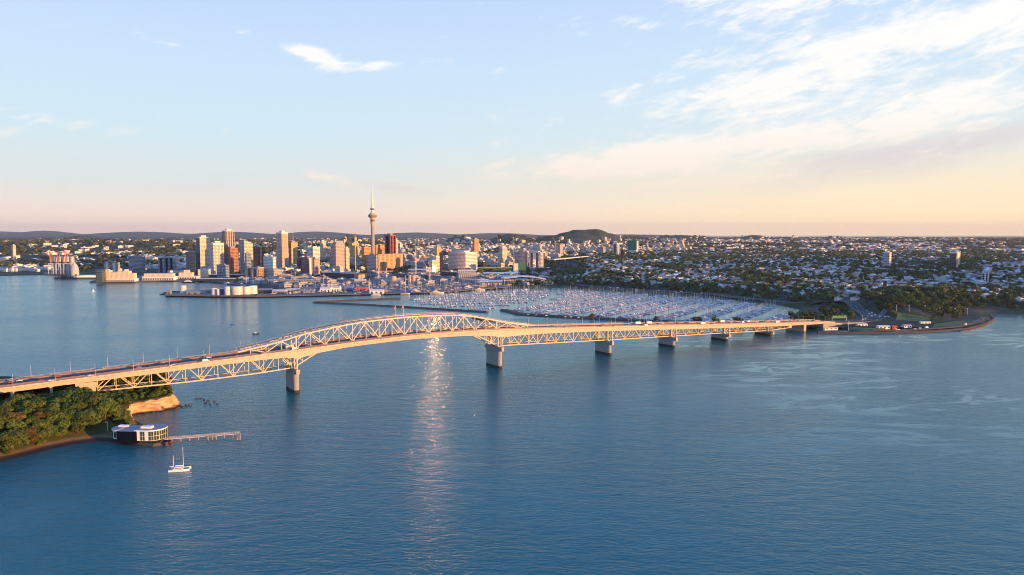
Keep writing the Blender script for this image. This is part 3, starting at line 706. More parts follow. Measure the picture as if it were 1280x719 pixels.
mk = t.new('ShaderNodeMapping'); mk.inputs['Scale'].default_value = (.25, .25, 1.1); t.l.new(g.outputs['Position'], mk.inputs[0])
nz1 = t.noise(mk.outputs[0], .5, 5, .65); nz2 = t.noise(g.outputs['Position'], .12, 4, .6)
low = t.mix(t.mapr(ps.outputs[2], .5, 1.5), (.045, .035, .028), (.20, .135, .08))
high = t.mix(nz2, (.030, .040, .015), (.10, .10, .035))
c = t.mix(t.mapr(t.math('ADD', ps.outputs[2], t.math('MULTIPLY', nz2, 2.0)), 2.2, 4.0), low, high)
clay = t.mix(t.mapr(nz1, .35, .7), (.58, .42, .25), (.30, .17, .085))
c = t.mix(t.math('MULTIPLY', t.mapr(ns_.outputs[2], .74, .58), t.mapr(ps.outputs[2], .9, 1.8)), c, clay)
t.l.new(c, b.inputs['Base Color']); b.inputs['Roughness'].default_value = .95; b.inputs['Specular IOR Level'].default_value = .1
bn = t.new('ShaderNodeBump'); bn.inputs['Strength'].default_value = .8; t.put(bn.inputs['Height'], nz1); t.l.new(bn.outputs[0], b.inputs['Normal'])
me = mesh_np('headland_ground', V[used], remap[q].ravel(), np.arange(len(q)) * 4, np.full(len(q), 4), None, [hm_], True)
o = bpy.data.objects.new('headland_ground', me); COL.objects.link(o); tag(o, 'near headland with beach and clay cliff', None, None, 'structure')
def HHs(x, y): return float(HH(np.array([x]), np.array([y]))[0])

# ------------------------------------------------------------------ trees
def crown_mesh(name, r, h, nclump, csize, seed, mat, lobes=7, z0=0.25):
    """leaf clumps spread through several lobes; many small tilted faces with gaps between them"""
    g = np.random.default_rng(seed); L = []
    for i in range(lobes):
        a = g.uniform(0, 2 * math.pi); d = r * (0.0 if i == 0 else g.uniform(.25, .72)); L.append((d * math.cos(a), d * math.sin(a), h * g.uniform(z0 + .15, .80) if i else h * .72, r * (g.uniform(.32, .58) if lobes < 10 else g.uniform(.20, .46))))
    L = np.array(L); wts = L[:, 3] ** 2; wts /= wts.sum(); k = g.choice(lobes, nclump, p=wts)
    dirs = g.normal(size=(nclump, 3)); dirs /= np.linalg.norm(dirs, axis=1)[:, None]; rad = L[k, 3] * g.uniform(.55, 1.08, nclump) ** .6
    P = L[k, :3] + dirs * rad[:, None] * np.array([1, 1, .72]); P[:, 2] = np.clip(P[:, 2], h * z0 * .7, h)
    nrm = dirs * .9 + g.normal(size=(nclump, 3)) * .55 + np.array([0, 0, .35]); nrm /= np.linalg.norm(nrm, axis=1)[:, None]
    ref = g.normal(size=(nclump, 3)); t1 = np.cross(nrm, ref); t1 /= np.linalg.norm(t1, axis=1)[:, None]; t2 = np.cross(nrm, t1)
    sz = csize * g.uniform(.55, 1.35, nclump); ang0 = g.uniform(0, 6.28, nclump); V = []
    for j in range(5):
        an = ang0 + j * 2 * math.pi / 5; rr = sz * g.uniform(.5, 1.1, nclump); V.append(P + t1 * (np.cos(an) * rr)[:, None] + t2 * (np.sin(an) * rr)[:, None] + nrm * (g.uniform(-.25, .25, nclump) * sz)[:, None])
    V = np.stack(V, 1).reshape(-1, 3); F = np.arange(nclump * 5)
    return mesh_np(name, V, F, np.arange(nclump) * 5, np.full(nclump, 5), None, [mat]), V
def make_tree(name, label, cat, r, h, nclump, csize, seed, mat, group, lobes=7, z0=.25):
    t = thing(name, label, cat, (0, 0, 0), 0, group); g = random.Random(seed)
    me, _ = crown_mesh('crown', r, h, nclump, csize, seed, mat, lobes, z0); c = bpy.data.objects.new('crown', me); COL.objects.link(c); c.parent = t
    mb = MB(); mb.tube((0, 0, -1.5), (.1 * r * g.uniform(-1, 1), .1 * r, h * .45), r * .07, r * .045, 7)
    for i in range(5):
        a = i * 1.256 + g.uniform(-.4, .4); mb.tube((0, 0, h * g.uniform(.2, .42)), (r * .55 * math.cos(a), r * .55 * math.sin(a), h * g.uniform(.5, .72)), r * .035, r * .012, 5)
    mb.build('trunk', M['trunk'], t); return t
def conifer(name, label, r, h, n, csize, seed, mat, group):
    t = thing(name, label, 'tree', (0, 0, 0), 0, group); g = np.random.default_rng(seed)
    zz = h * (.12 + .88 * (1 - np.sqrt(g.uniform(0, 1, n)))); a = g.uniform(0, 6.28, n); rr = r * (1 - zz / h) ** .9 * g.uniform(.5, 1.05, n) + .15
    P = np.stack([rr * np.cos(a), rr * np.sin(a), zz], 1); V = []; sz = csize * g.uniform(.6, 1.3, n)
    d = np.stack([np.cos(a), np.sin(a), np.full(n, -.35)], 1); sdv = np.stack([-np.sin(a), np.cos(a), np.zeros(n)], 1)
    for u_, v_ in ((-.6, 0), (0, -.5), (1, 0), (0, .5)): V.append(P + d * (u_ * sz)[:, None] + sdv * (v_ * sz)[:, None] + g.normal(size=(n, 3)) * .12 * csize)
    V = np.stack(V, 1).reshape(-1, 3); me = mesh_np('crown', V, np.arange(n * 4), np.arange(n) * 4, np.full(n, 4), None, [mat]); c = bpy.data.objects.new('crown', me); COL.objects.link(c); c.parent = t
    MB().tube((0, 0, -1), (0, 0, h * .95), r * .09, .05, 6).build('trunk', M['trunk'], t); return t

GH = 'trees on the near headland'
HT = [make_tree('headland_tree', 'broad dark green tree crowding the near headland under the bridge', 'tree', 8.5, 14.5, 5200, .66, 11, M['leaf'], GH, 15, .08),
      make_tree('headland_tree', 'round bright green tree crowding the near headland under the bridge', 'tree', 6.5, 13.0, 3800, .58, 12, M['leaf'], GH, 12, .08),
      make_tree('headland_tree', 'spreading olive brown tree crowding the near headland under the bridge', 'tree', 7.5, 13, 4200, .6, 13, M['leaf2'], GH, 12, .08),
      make_tree('shrub', 'low green shrub growing along the edge of the near headland', 'shrub', 3.6, 4.6, 700, .55, 14, M['leaf'], GH, 5, .1),
      make_tree('headland_tree', 'wide layered dark tree crowding the near headland under the bridge', 'tree', 9.5, 15.5, 5600, .68, 15, M['leaf'], GH, 17, .08)]
rng = random.Random(21); spots = []; tries = 0; count = 0; used_t = set()
hx = [p[0] for p in HEAD]; hy = [p[1] for p in HEAD]
cand = []
for i in range(9000):
    x, y = rng.uniform(-620, -240), rng.uniform(400, 745); cand.append((x, y))
cand = np.array(cand); csd = sdf(HEAD, cand[:, 0], cand[:, 1]); chh = HH(cand[:, 0], cand[:, 1])
big_n = 0; sm_n = 0
for (x, y), s_, z_ in zip(cand, csd, chh):
    if s_ < 4 or z_ < 1.75: continue
    e_ = CL_B - CL_A; t_ = np.clip(((x - CL_A[0]) * e_[0] + (y - CL_A[1]) * e_[1]) / (e_ @ e_), 0, 1)
    if s_ < 12.5 and math.hypot(x - CL_A[0] - t_ * e_[0], y - CL_A[1] - t_ * e_[1]) < 14: continue
    if math.hypot((x - PADC[0]) / 1.35, y - PADC[1]) < 27: continue
    lx = (x - BA[0]) * BU[0] + (y - BA[1]) * BU[1]; ly = (x - BA[0]) * BV[0] + (y - BA[1]) * BV[1]
    edge = s_ < 6 or z_ < 2.9
    if -4 < ly < 42 and lx > -330:
        # beneath the bridge: only low growth
        kind = 3
    elif ly > 60: continue
    else: kind = 3 if edge else rng.choice([0, 0, 1, 1, 1, 2, 4, 4])
    u_ = 640 + 900 * x / y
    if u_ < -70: continue
    if math.hypot(x - at(16, 503)[0], y - at(16, 503)[1] + 18) < 13: kind = 3
    rr = [8.5, 6.5, 7.5, 3.6, 9.5][kind]
    if any(math.hypot(x - a, y - b) < (rr + c_) * (.39 if kind != 3 else .45) for a, b, c_ in spots): continue
    if kind == 3 and sm_n > 130 or kind != 3 and big_n > 170: continue
    if kind == 3: sm_n += 1
    else: big_n += 1
    spots.append((x, y, rr)); o = HT[kind]
    sc = rng.uniform(.85, 1.25)
    if kind not in used_t: used_t.add(kind); o.location = (x, y, z_ - .4); o.rotation_euler = (0, 0, rng.uniform(0, 6)); o.scale = (sc,) * 3
    else: dup(o, (x, y, z_ - .4), rng.uniform(0, 6), (sc, sc, sc * rng.uniform(.88, 1.12)))

# ------------------------------------------------------------------ the round-ended building on its sea wall, jetty, boats by the headland
bp = at(176, 549, 2.2)
hb = thing('harbour_building', 'white round-ended two storey building with dark middle on the sea wall', 'building', (bp[0], bp[1], 2.0), R(-4))
def arc_poly(x0, x1, r, n=18, right=True):
    if right: return [(x0, -r), (x1 - r, -r)] + [(x1 - r + r * math.cos(t), r * math.sin(t)) for t in np.linspace(-math.pi / 2 + .15, math.pi / 2 - .15, n)] + [(x1 - r, r), (x0, r)]
    return [(x1, r), (x0 + r, r)] + [(x0 + r + r * math.cos(t), r * math.sin(t)) for t in np.linspace(math.pi / 2 + .15, 1.5 * math.pi - .15, n)] + [(x0 + r, -r), (x1, -r)]
MB().prism(arc_poly(2, 19.5, 9.0), 1.6, 9.0).build('wall', M['white'], hb)
MB().prism(arc_poly(-20.5, -10, 8.0, right=False), 2.2, 8.4).build('wall', M['white'], hb)
MB().bx(-13, 2.6, -9.4, 8, -.6, 8.6).build('middle_block', M['navy'], hb)
MB().bx(-14.5, 16, -6.5, 7, -1.2, 1.9).build('underfloor_shade', M['dark'], hb)  # dark solid stands in for the shade under the floor
MB().prism(arc_poly(1.2, 20.3, 9.7), 9.0, 9.7, 0, 1).build('roof', [M['white'], M['roofgrey']], hb)
MB().prism(arc_poly(-21.2, -12.6, 8.6, right=False), 8.4, 9.1, 0, 1).build('roof', [M['white'], M['roofgrey']], hb)
MB().bx(-12.5, 1.1, -9.0, 7.6, 8.62, 8.95).build('roof', M['roofgrey'], hb)
MB().bx(3, 11, -4.5, -.5, 9.72, 11.2).build('roof_plant', M['white'], hb); MB().bx(-18, -10.5, 1, 4, 9.12, 10.2).build('roof_plant', M['white'], hb)
for k in range(8):   # windows round the right-hand drum, two storeys
    a = R(-88 + k * 23)
    if k == 0: cx, cy, an = 7.0, -9.0, R(-90)
    else: cx, cy, an = 10.5 + 9.0 * math.cos(a - R(6)), 9.0 * math.sin(a - R(6)), a - R(6)
    for z0, z1 in ((1.9, 5.05), (5.35, 8.65)):
        mb = MB(); mb.box((cx + .12 * math.cos(an), cy + .12 * math.sin(an), (z0 + z1) / 2), (.35, 3.2, z1 - z0), an); fr = mb.build('window', M['glass'], hb)
        MB().box((cx + .2 * math.cos(an), cy + .2 * math.sin(an), (z0 + z1) / 2), (.35, .12, z1 - z0), an).build('mullion', M['white'], fr)
for k in range(3):
    an = R(196 + k * 27); MB().box((-12.5 + 8.0 * math.cos(an), 8.0 * math.sin(an), 5.3), (.5, 2.1, 4.2), an).build('window', M['glass'], hb)
sw = tag(MB().prism([tuple(at(*p)[:2]) for p in [(150, 553.5), (192, 558.5), (200, 557), (205, 549), (196, 541), (150, 541)]], -3, 2.05).build('sea_wall', M['rock']), 'low concrete sea wall platform under the round-ended building', 'sea wall')
rockg = 'rocks at the foot of the sea wall'
def rock_mesh(name, seed, mat):
    g = random.Random(seed); mb = MB(); n = 7; prof = [(-.5, .8), (.0, 1.0), (.45, .75), (.8, .3)]
    vs = [(r * (1 + g.uniform(-.25, .25)) * math.cos(6.283 * i / n), r * (1 + g.uniform(-.25, .25)) * math.sin(6.283 * i / n), z + g.uniform(-.12, .12)) for z, r in prof for i in range(n)]
    fs = [(k * n + i, k * n + (i + 1) % n, (k + 1) * n + (i + 1) % n, (k + 1) * n + i) for k in range(3) for i in range(n)] + [tuple(range(3 * n, 4 * n)), tuple(range(n - 1, -1, -1))]
    return mb.add(vs, fs).build(name, mat)
rk = [tag(rock_mesh('rock', 1, M['redrock']), 'reddish boulder at the foot of the sea wall by the jetty', 'rock', rockg), tag(rock_mesh('rock', 2, M['rock']), 'dark wave-worn boulder off the tip of the clay cliff', 'rock', 'rocks off the headland')]
rng = random.Random(8); fr_ = [True, True]
def put_rock(i, x, y, z, s):
    if fr_[i]: fr_[i] = False; o = rk[i]; o.location = (x, y, z); o.scale = (s * 1.2, s, s * .7)
    else: dup(rk[i], (x, y, z), rng.uniform(0, 6), (s * rng.uniform(.8, 1.4), s * rng.uniform(.8, 1.2), s * .7))
for k in range(34):
    p = at(rng.uniform(194, 216), rng.uniform(546, 557)); put_rock(0, p[0], p[1], rng.uniform(-.1, .5), rng.uniform(.8, 1.7))
for k in range(26):
    f = rng.random() ** .7; p = at(218 + 20 * f + rng.uniform(-2, 2), 510 - 3 * f + rng.uniform(-1.5, 1.5)); put_rock(1, p[0], p[1], .0, rng.uniform(.7, 1.8) * (1.2 - .7 * f))
for k in range(24):
    f = rng.random(); p = at(166 + 54 * f, 520.5 - 9 * f + rng.uniform(-.6, .9)); put_rock(1, p[0], p[1], .05, rng.uniform(.4, 1.1))
# mooring posts off the cliff
pm = None
for k, (px, py) in enumerate([(246, 498.5), (251, 498), (255, 500), (260, 501.2), (257, 504), (263, 505.5), (272, 505), (268, 502)]):
    p = at(px, py); lab = 'dark floating mussel buoy in the cluster off the clay cliff'
    if pm is None: pm = tag(MB().lathe((0, 0, 0), [(-.3, .8), (.25, 1.15), (.7, .9), (.95, .3)], 10).build('buoy', M['rock']), lab, 'buoy', 'dark buoys off the cliff'); pm.location = (p[0], p[1], 0); pm.scale = (1.5, 1.1, .8)
    else: dup(pm, (p[0], p[1], 0), k, (rng.uniform(1, 1.7), 1, .8))
# jetty
ja, jb = at(206, 549, 2.6), at(299.5, 541.5, 2.9); JL = float(np.hypot(*(jb - ja)[:2])); JA = math.atan2(jb[1] - ja[1], jb[0] - ja[0])
jt = thing('jetty', 'pale timber jetty on piles running out from the round-ended building', 'jetty', (ja[0], ja[1], 0), JA)
MB().bx(0, JL, -1.3, 1.3, 2.45, 2.8).build('walkway', M['woodgrey'], jt)
MB().bx(JL * .57, JL * .70, -3.6, -1.32, 2.3, 2.75).build('landing', M['wood'], jt)
for sd in (-1.2, 1.2):
    mb = MB(); mb.bx(0, JL, sd - .06, sd + .06, 3.75, 3.88); mb.bx(0, JL, sd - .04, sd + .04, 3.25, 3.33)
    for s in np.arange(0, JL, 2.0): mb.bx(s - .06, s + .06, sd - .055, sd + .055, 2.8, 3.75)
    mb.build('railing', M['woodgrey'], jt)
for s in list(np.arange(5, JL, 6.2)) + [JL - .4]:
    for sd in (-1.1, 1.1): MB().tube((s, sd, -3), (s, sd, 2.5), .22, n=7).build('pile', M['wood'], jt)
for s, y in ((JL * .58, -3.4), (JL * .69, -3.4), (JL * .64, -3.5)): MB().tube((s, y, -3), (s, y, 3.6), .28, n=7).build('pile', M['wood'], jt)
mb = MB(); mb.beam((JL - .6, -.8, 2.8), (JL + .4, -9.5, .5), 1.8, .2); mb.build('ramp', M['wood'], jt)
for y, z in ((-4.5, 4.2), (-9.3, 2.6)):
    for s in (JL - 1.0, JL + 1.0): MB().tube((s, y, -3), (s, y, z), .25, n=7).build('pile', M['wood'], jt)
# light mast at the shore behind the building
lm = thing('light_mast', 'pale light mast with small red base on the shore behind the round-ended building', 'light mast', tuple(at(134.5, 540, 2.5)))
MB().tube((0, 0, -1), (0, 0, 8), .16, .1, 6).build('mast', M['offw'], lm); MB().bx(-1.6, .2, -.15, .15, 7.7, 8.1).build('lamp_head', M['white'], lm); MB().bx(-1.1, 1.1, -.9, .9, -1, .9).build('base', M['redrock'], lm)
# catamaran
cp = at(225, 588); ct = thing('catamaran', 'white two-masted catamaran anchored in front of the round-ended building', 'catamaran', (cp[0], cp[1], 0), R(12))
def hull_mb(L, W, y, z0, z1, mb=None):
    mb = mb or MB(); secs = []
    for f in np.linspace(0, 1, 11):
        x = -L / 2 + L * f; wd = W * (min(1, .62 + f * 1.4) if f < .4 else max(.02, 1 - ((f - .4) / .6) ** 2.2)); dz = .35 * f ** 2
        secs.append([(x, y - wd / 2, z1 + dz), (x, y - wd * .42, (z0 + z1) / 2), (x, y, z0), (x, y + wd * .42, (z0 + z1) / 2), (x, y + wd / 2, z1 + dz)])
    return mb.strip(secs, 0, close=True, caps=True)
for y in (-2.7, 2.7): hull_mb(13, 1.9, y, -.5, 1.3).build('hull', M['white'], ct)
MB().bx(-4.6, 2.4, -2.4, 2.4, .85, 1.35).build('bridge_deck', M['white'], ct)
cb = MB().box((-.9, 0, 1.95), (5.6, 4.0, 1.25), 0, 0, .8).build('cabin', M['white'], ct); MB().box((-.9, 0, 2.0), (5.3, 4.06, .4), 0, 0, .95).build('window', M['glass'], cb)
MB().box((4.2, 0, 1.2), (3.2, 3.6, .06)).build('trampoline', M['dark'], ct)
MB().tube((2.2, 0, 1.3), (2.2, 0, 15.6), .15, .1, 8).build('mast', M['offw'], ct); MB().tube((-3.9, 0, 1.3), (-3.9, 0, 10.4), .13, .09, 8).build('mast', M['offw'], ct)
MB().beam((2.2, 0, 3.3), (-2.8, 0, 3.3), .35, .4).build('boom', M['white'], ct); MB().beam((-3.9, 0, 3.0), (-6.3, 0, 3.0), .25, .3).build('boom', M['white'], ct)
# house under the bridge at the left edge
hp = at(9, 503, 12)
hh = thing('house', 'pale roofed house among the trees at the left edge below the bridge', 'house', (hp[0], hp[1], HHs(hp[0], hp[1])), R(20))
MB().bx(-6, 6, -4.5, 4.5, -3, 5.2).build('wall', M['tan'], hh)
mb = MB(); mb.add([(-6.6, -5.2, 5.2), (6.6, -5.2, 5.2), (6.6, 5.2, 5.2), (-6.6, 5.2, 5.2), (-6.6, 0, 8.2), (6.6, 0, 8.2)], [(0, 1, 5, 4), (2, 3, 4, 5), (0, 4, 3), (1, 2, 5), (3, 2, 1, 0)]); mb.build('roof', M['roofwhite'], hh)
for x in (-3.5, 0, 3.5): MB().bx(x - .7, x + .7, -4.56, -4.45, 2.2, 4.0).build('window', M['glass'], hh)
# small craft out in the harbour
def small_boat(px, py, label, L, hullm, mast=0):
    p = at(px, py); t = thing('boat', label, 'boat', (p[0], p[1], 0), R(20)); hull_mb(L, L * .3, 0, -.3, L * .1).build('hull', hullm, t); MB().box((-L * .05, 0, L * .15), (L * .35, L * .2, L * .13), 0, 0, .8).build('cabin', M['white'], t)
    if mast: MB().tube((L * .08, 0, 0), (L * .08, 0, mast), .14, .08, 6).build('mast', M['offw'], t); mb = MB(); mb.add([(L * .06, -.05, 1.8), (L * .06, -.05, mast * .95), (-L * .4, -.05, 2.0), (L * .06, .05, 1.8), (L * .06, .05, mast * .95), (-L * .4, .05, 2.0)], [(0, 1, 2), (5, 4, 3), (0, 3, 4, 1), (1, 4, 5, 2), (2, 5, 3, 0)]); mb.build('sail', M['white'], t)
small_boat(320, 417.5, 'dark motor boat alone on the open harbour beyond the bridge', 11, M['dark'])
small_boat(290, 405, 'tiny white boat alone on the open harbour beyond the bridge', 8, M['white'])
small_boat(117, 365, 'small white sailing boat under sail off the wharf hotel', 8, M['white'], 9)

# ------------------------------------------------------------------ breakwaters and quays
def ridge_mesh(name, pts, w0, w1, z, mat, label, cat='breakwater', top=None):
    P = [Vector((*at(*p)[:2], 0)) for p in pts]; D = [P[0]]
    for a, b in zip(P[:-1], P[1:]):
        n = max(1, int((b - a).length / 9)); D += [a.lerp(b, k / n) for k in range(1, n + 1)]
    g = random.Random(len(pts) * 7 + int(pts[0][0])); secs = []
    for i, p in enumerate(D):
        d = (D[min(i + 1, len(D) - 1)] - D[max(i - 1, 0)]).normalized(); nrm = Vector((-d.y, d.x, 0)); j = lambda k: g.uniform(-k, k)
        secs.append([tuple(p + nrm * (w0 / 2 + j(.7)) + Vector((0, 0, -2))), tuple(p + nrm * (w1 / 2 + j(.4)) + Vector((0, 0, z + j(.4)))), tuple(p - nrm * (w1 / 2 + j(.4)) + Vector((0, 0, z + j(.4)))), tuple(p - nrm * (w0 / 2 + j(.7)) + Vector((0, 0, -2)))])
    mb = MB(); mb.strip(secs, 0, close=True, caps=True)
    o = mb.build(name, mat); return tag(o, label, cat)
ridge_mesh('breakwater', [(394, 378.2), (450, 375.6), (500, 373.5)], 15, 5, 2.6, M['rock'], 'shorter dark rock arm of the forked breakwater, on the city side')
ridge_mesh('breakwater', [(392, 378.6), (430, 380.3), (480, 382.8), (540, 386.4), (609, 390.6)], 15, 5, 2.8, M['rock'], 'longer dark rock arm of the forked breakwater, on the bridge side')
ridge_mesh('breakwater', [(630, 388.3), (650, 393.2), (700, 396.4), (760, 399.6), (820, 402.2), (880, 404.4), (940, 405.8), (1000, 408)], 26, 14, 3.0, M['rock'], 'long dark breakwater with parked cars enclosing the marina behind the bridge')
def quay(name, px, z, label, cat='wharf', mats=None):
    poly = [tuple(at(*p)[:2]) for p in px]; return tag(MB().prism(poly, -4, z, 0, 1).build(name, mats or [M['quay'], M['deckc']]), label, cat)
quay('wharf', [(112, 353.6), (168, 352.8), (222, 351.0), (224, 347.6), (160, 348), (122, 350)], 3.6, 'long dark wharf under the wharf hotel and its shed')
quay('wharf', [(218, 352.2), (262, 352.0), (300, 358.3), (322, 357.5), (290, 350.5), (262, 348), (222, 348.3)], 3.6, 'dark ferry wharf edge below the white quayside roofs')
quay('wharf', [(55, 344.2), (96, 344.2), (97, 341), (55, 341)], 4.0, 'dark container wharf standing under the port cranes')

# ------------------------------------------------------------------ roads on the far shore
def road(name, pts, width, mat, label, dz=.25, kind='structure', lines=True, flat=None):
    P = [Vector((*p[:2], 0)) for p in pts]; D = [P[0]]
    for a, b in zip(P[:-1], P[1:]):
        n = max(1, int((b - a).length / 12)); D += [a.lerp(b, k / n) for k in range(1, n + 1)]
    mb = MB(); secs = []; ln = []
    for i, p in enumerate(D):
        d = (D[min(i + 2, len(D) - 1)] - D[max(i - 2, 0)]).normalized(); nrm = Vector((-d.y, d.x, 0))
        z = (max(Hs(*(p + nrm * width / 2)[:2]), Hs(*(p - nrm * width / 2)[:2]), Hs(p.x, p.y)) + dz) if flat is None else flat[0] + (flat[1] - flat[0]) * i / (len(D) - 1)
        a, b = p + nrm * width / 2, p - nrm * width / 2
        secs.append([(a.x, a.y, z), (b.x, b.y, z), (b.x, b.y, z - 1.2), (a.x, a.y, z - 1.2)]); ln.append((p, nrm, z))
    mb.strip(secs, 0, close=True, caps=True)
    if lines:
        for off in (-width * .3, 0.0, width * .3):
            for i in range(0, len(ln) - 1, 1 if off else 2):
                (p, n1_, z1), (q_, n2_, z2) = ln[i], ln[i + 1]; a = p + n1_ * off; b = q_ + n2_ * off
                mb.add([(a.x - n1_.x * .15, a.y - n1_.y * .15, z1 + .05), (b.x - n2_.x * .15, b.y - n2_.y * .15, z2 + .05), (b.x + n2_.x * .15, b.y + n2_.y * .15, z2 + .05), (a.x + n1_.x * .15, a.y + n1_.y * .15, z1 + .05)], [(0, 1, 2, 3)], 1)
    o = mb.build(name, [mat, M['mark']]); tag(o, label, None, None, kind); return ln
def catmull(pts, n=6):
    out = []; P = [np.array(p[:2], float) for p in pts]; P = [2 * P[0] - P[1]] + P + [2 * P[-1] - P[-2]]
    for i in range(1, len(P) - 2):
        for k in range(n):
            t = k / n; out.append(.5 * (2 * P[i] + (P[i + 1] - P[i - 1]) * t + (2 * P[i - 1] - 5 * P[i] + 4 * P[i + 1] - P[i + 2]) * t * t + (3 * P[i] - P[i - 1] - 3 * P[i + 1] + P[i + 2]) * t ** 3))
    return out + [P[-2]]
mw_end = Bw(1003, 19, 0)
MWPTS = catmull([tuple(mw_end[:2]), tuple(Bw(1055, 26, 0)[:2])] + [tuple(at(px, py, 4)[:2]) for px, py in [(1062, 385), (1000, 379.2), (950, 374.5), (900, 369.4), (850, 365.3), (800, 362), (750, 359), (715, 356.5)]])
MW = road('motorway', MWPTS, 30, M['asphalt'], 'motorway curving along the marina shore')
CURVE2 = road('ramp_road', catmull([tuple(at(1082, 383, 4)[:2]), tuple(at(1100, 386, 4)[:2]), tuple(at(1108, 392, 4)[:2]), tuple(at(1090, 399, 4)[:2]), tuple(at(1066, 404, 4)[:2])]), 10, M['asphalt'], 'slip road looping below the trees')
SHORE = road('shore_road', catmull([tuple(at(px, py, 4)[:2]) for px, py in [(1060, 411), (1103, 412.3), (1160, 410.3), (1200, 406.8), (1222, 401), (1230, 396)]]), 9, M['asphalt'], 'waterfront road around the point')
tag(MB().prism([tuple(at(px, py, 4)[:2]) for px, py in [(1078, 396), (1100, 399), (1124, 397), (1117, 388), (1096, 386), (1078, 388)]], 2, 4.35).build('car_park', M['asphalt']), 'asphalt car park by the bridge end', None, None, 'structure')
def lawn(px, dz, label, mat='grassm'):
    pts = [at(a, b, 4)[:2] for a, b in px]; n = len(pts); mb = MB(); c = np.mean(pts, 0); ring = []
    for k in (.5, 1.0): ring += [(c[0] + (p[0] - c[0]) * k, c[1] + (p[1] - c[1]) * k) for p in pts]
    V = [(c[0], c[1], Hs(*c) + dz)] + [(x, y, Hs(x, y) + dz) for x, y in ring]
    F = [(0, 1 + i, 1 + (i + 1) % n) for i in range(n)] + [(1 + i, 1 + n + i, 1 + n + (i + 1) % n, 1 + (i + 1) % n) for i in range(n)]
    tag(mb.add(V, F).build('lawn', M[mat]), label, None, None, 'structure')
lawn([(1120, 400), (1160, 402.5), (1164, 399.5), (1122, 396.6)], .5, 'green sports lawn below the wooded point')
lawn([(1165, 409), (1195, 407), (1216, 402.6), (1200, 401), (1170, 404.5)], .5, 'grass bank on the point')
lawn([(1060, 414), (1110, 414.4), (1106, 410.5), (1062, 409)], .5, 'grass strip at the bridge end')
tag(ridge_mesh('sea_wall', [(1022, 416.9), (1060, 417.4), (1103, 417.3), (1140, 416.4), (1166, 415.2), (1190, 413.6), (1209, 412), (1224, 408.6), (1233, 405.6), (1241.5, 400.2), (1238, 395)], 9, 3, 3.0, M['quay'], 'dark stone sea wall running along the far shore to the point', 'sea wall'))
tag(ridge_mesh('sand_bank', [(1199, 414.6), (1212, 412.6), (1226, 409.6), (1236, 405.5)], 9, 3, .9, M['sand'], 'strip of sand lit below the sea wall at the point', 'sand'), None, None, None, 'structure')
# viaduct beyond the marina
va, vb, vc = zat(690, 324.0, 3050), zat(728, 320.5, 3350), zat(752, 318.5, 3700)
vd = thing('viaduct', 'pale curved motorway viaduct below the volcanic hill', 'viaduct')
secs = []; vp = catmull([va, vb, vc], 10)
for i, p in enumerate(vp):
    d = vp[min(i + 1, len(vp) - 1)] - vp[max(i - 1, 0)]; d = d / np.linalg.norm(d); n_ = np.array([-d[1], d[0]]); z = np.interp(i, [0, 10, 20], [va[2], vb[2], vc[2]])
    a, b = p + n_ * 11, p - n_ * 11; secs.append([(a[0], a[1], z), (b[0], b[1], z), (b[0], b[1], z - 3.2), (a[0], a[1], z - 3.2)])
MB().strip(secs, 0, close=True, caps=True).build('deck', M['offw'], vd)
for i in range(1, len(vp), 3): MB().bx(vp[i][0] - 2, vp[i][0] + 2, vp[i][1] - 2, vp[i][1] + 2, Hs(*vp[i]) - 3, secs[i][0][2] - 3.2).build('pier', M['conc'], vd)
# road signs at the bridge end
def gantry(px, py, w_, label, z=5):
    p = at(px, py, z); t = thing('sign_gantry', label, 'road sign', (p[0], p[1], Hs(p[0], p[1])), R(8))
    for x in (-w_ / 2, w_ / 2): MB().bx(x - .4, x + .4, -.4, .4, 0, 7.5).build('post', M['tan'], t)
    MB().bx(-w_ / 2, w_ / 2, -.3, .3, 7.5, 8.3).build('beam', M['craneblue'], t)
    k = max(1, int(w_ // 9))
    for i in range(k):
        x0 = -w_ / 2 + w_ * i / k + .4; MB().bx(x0, x0 + w_ / k - .8, -.55, -.32, 7.2, 11.8).build('sign_panel', M['green'], t)
gantry(1049, 402, 27, 'wide green motorway sign gantry where the bridge meets the far shore')
gantry(946, 373.5, 16, 'green motorway sign gantry beside the marina shore')

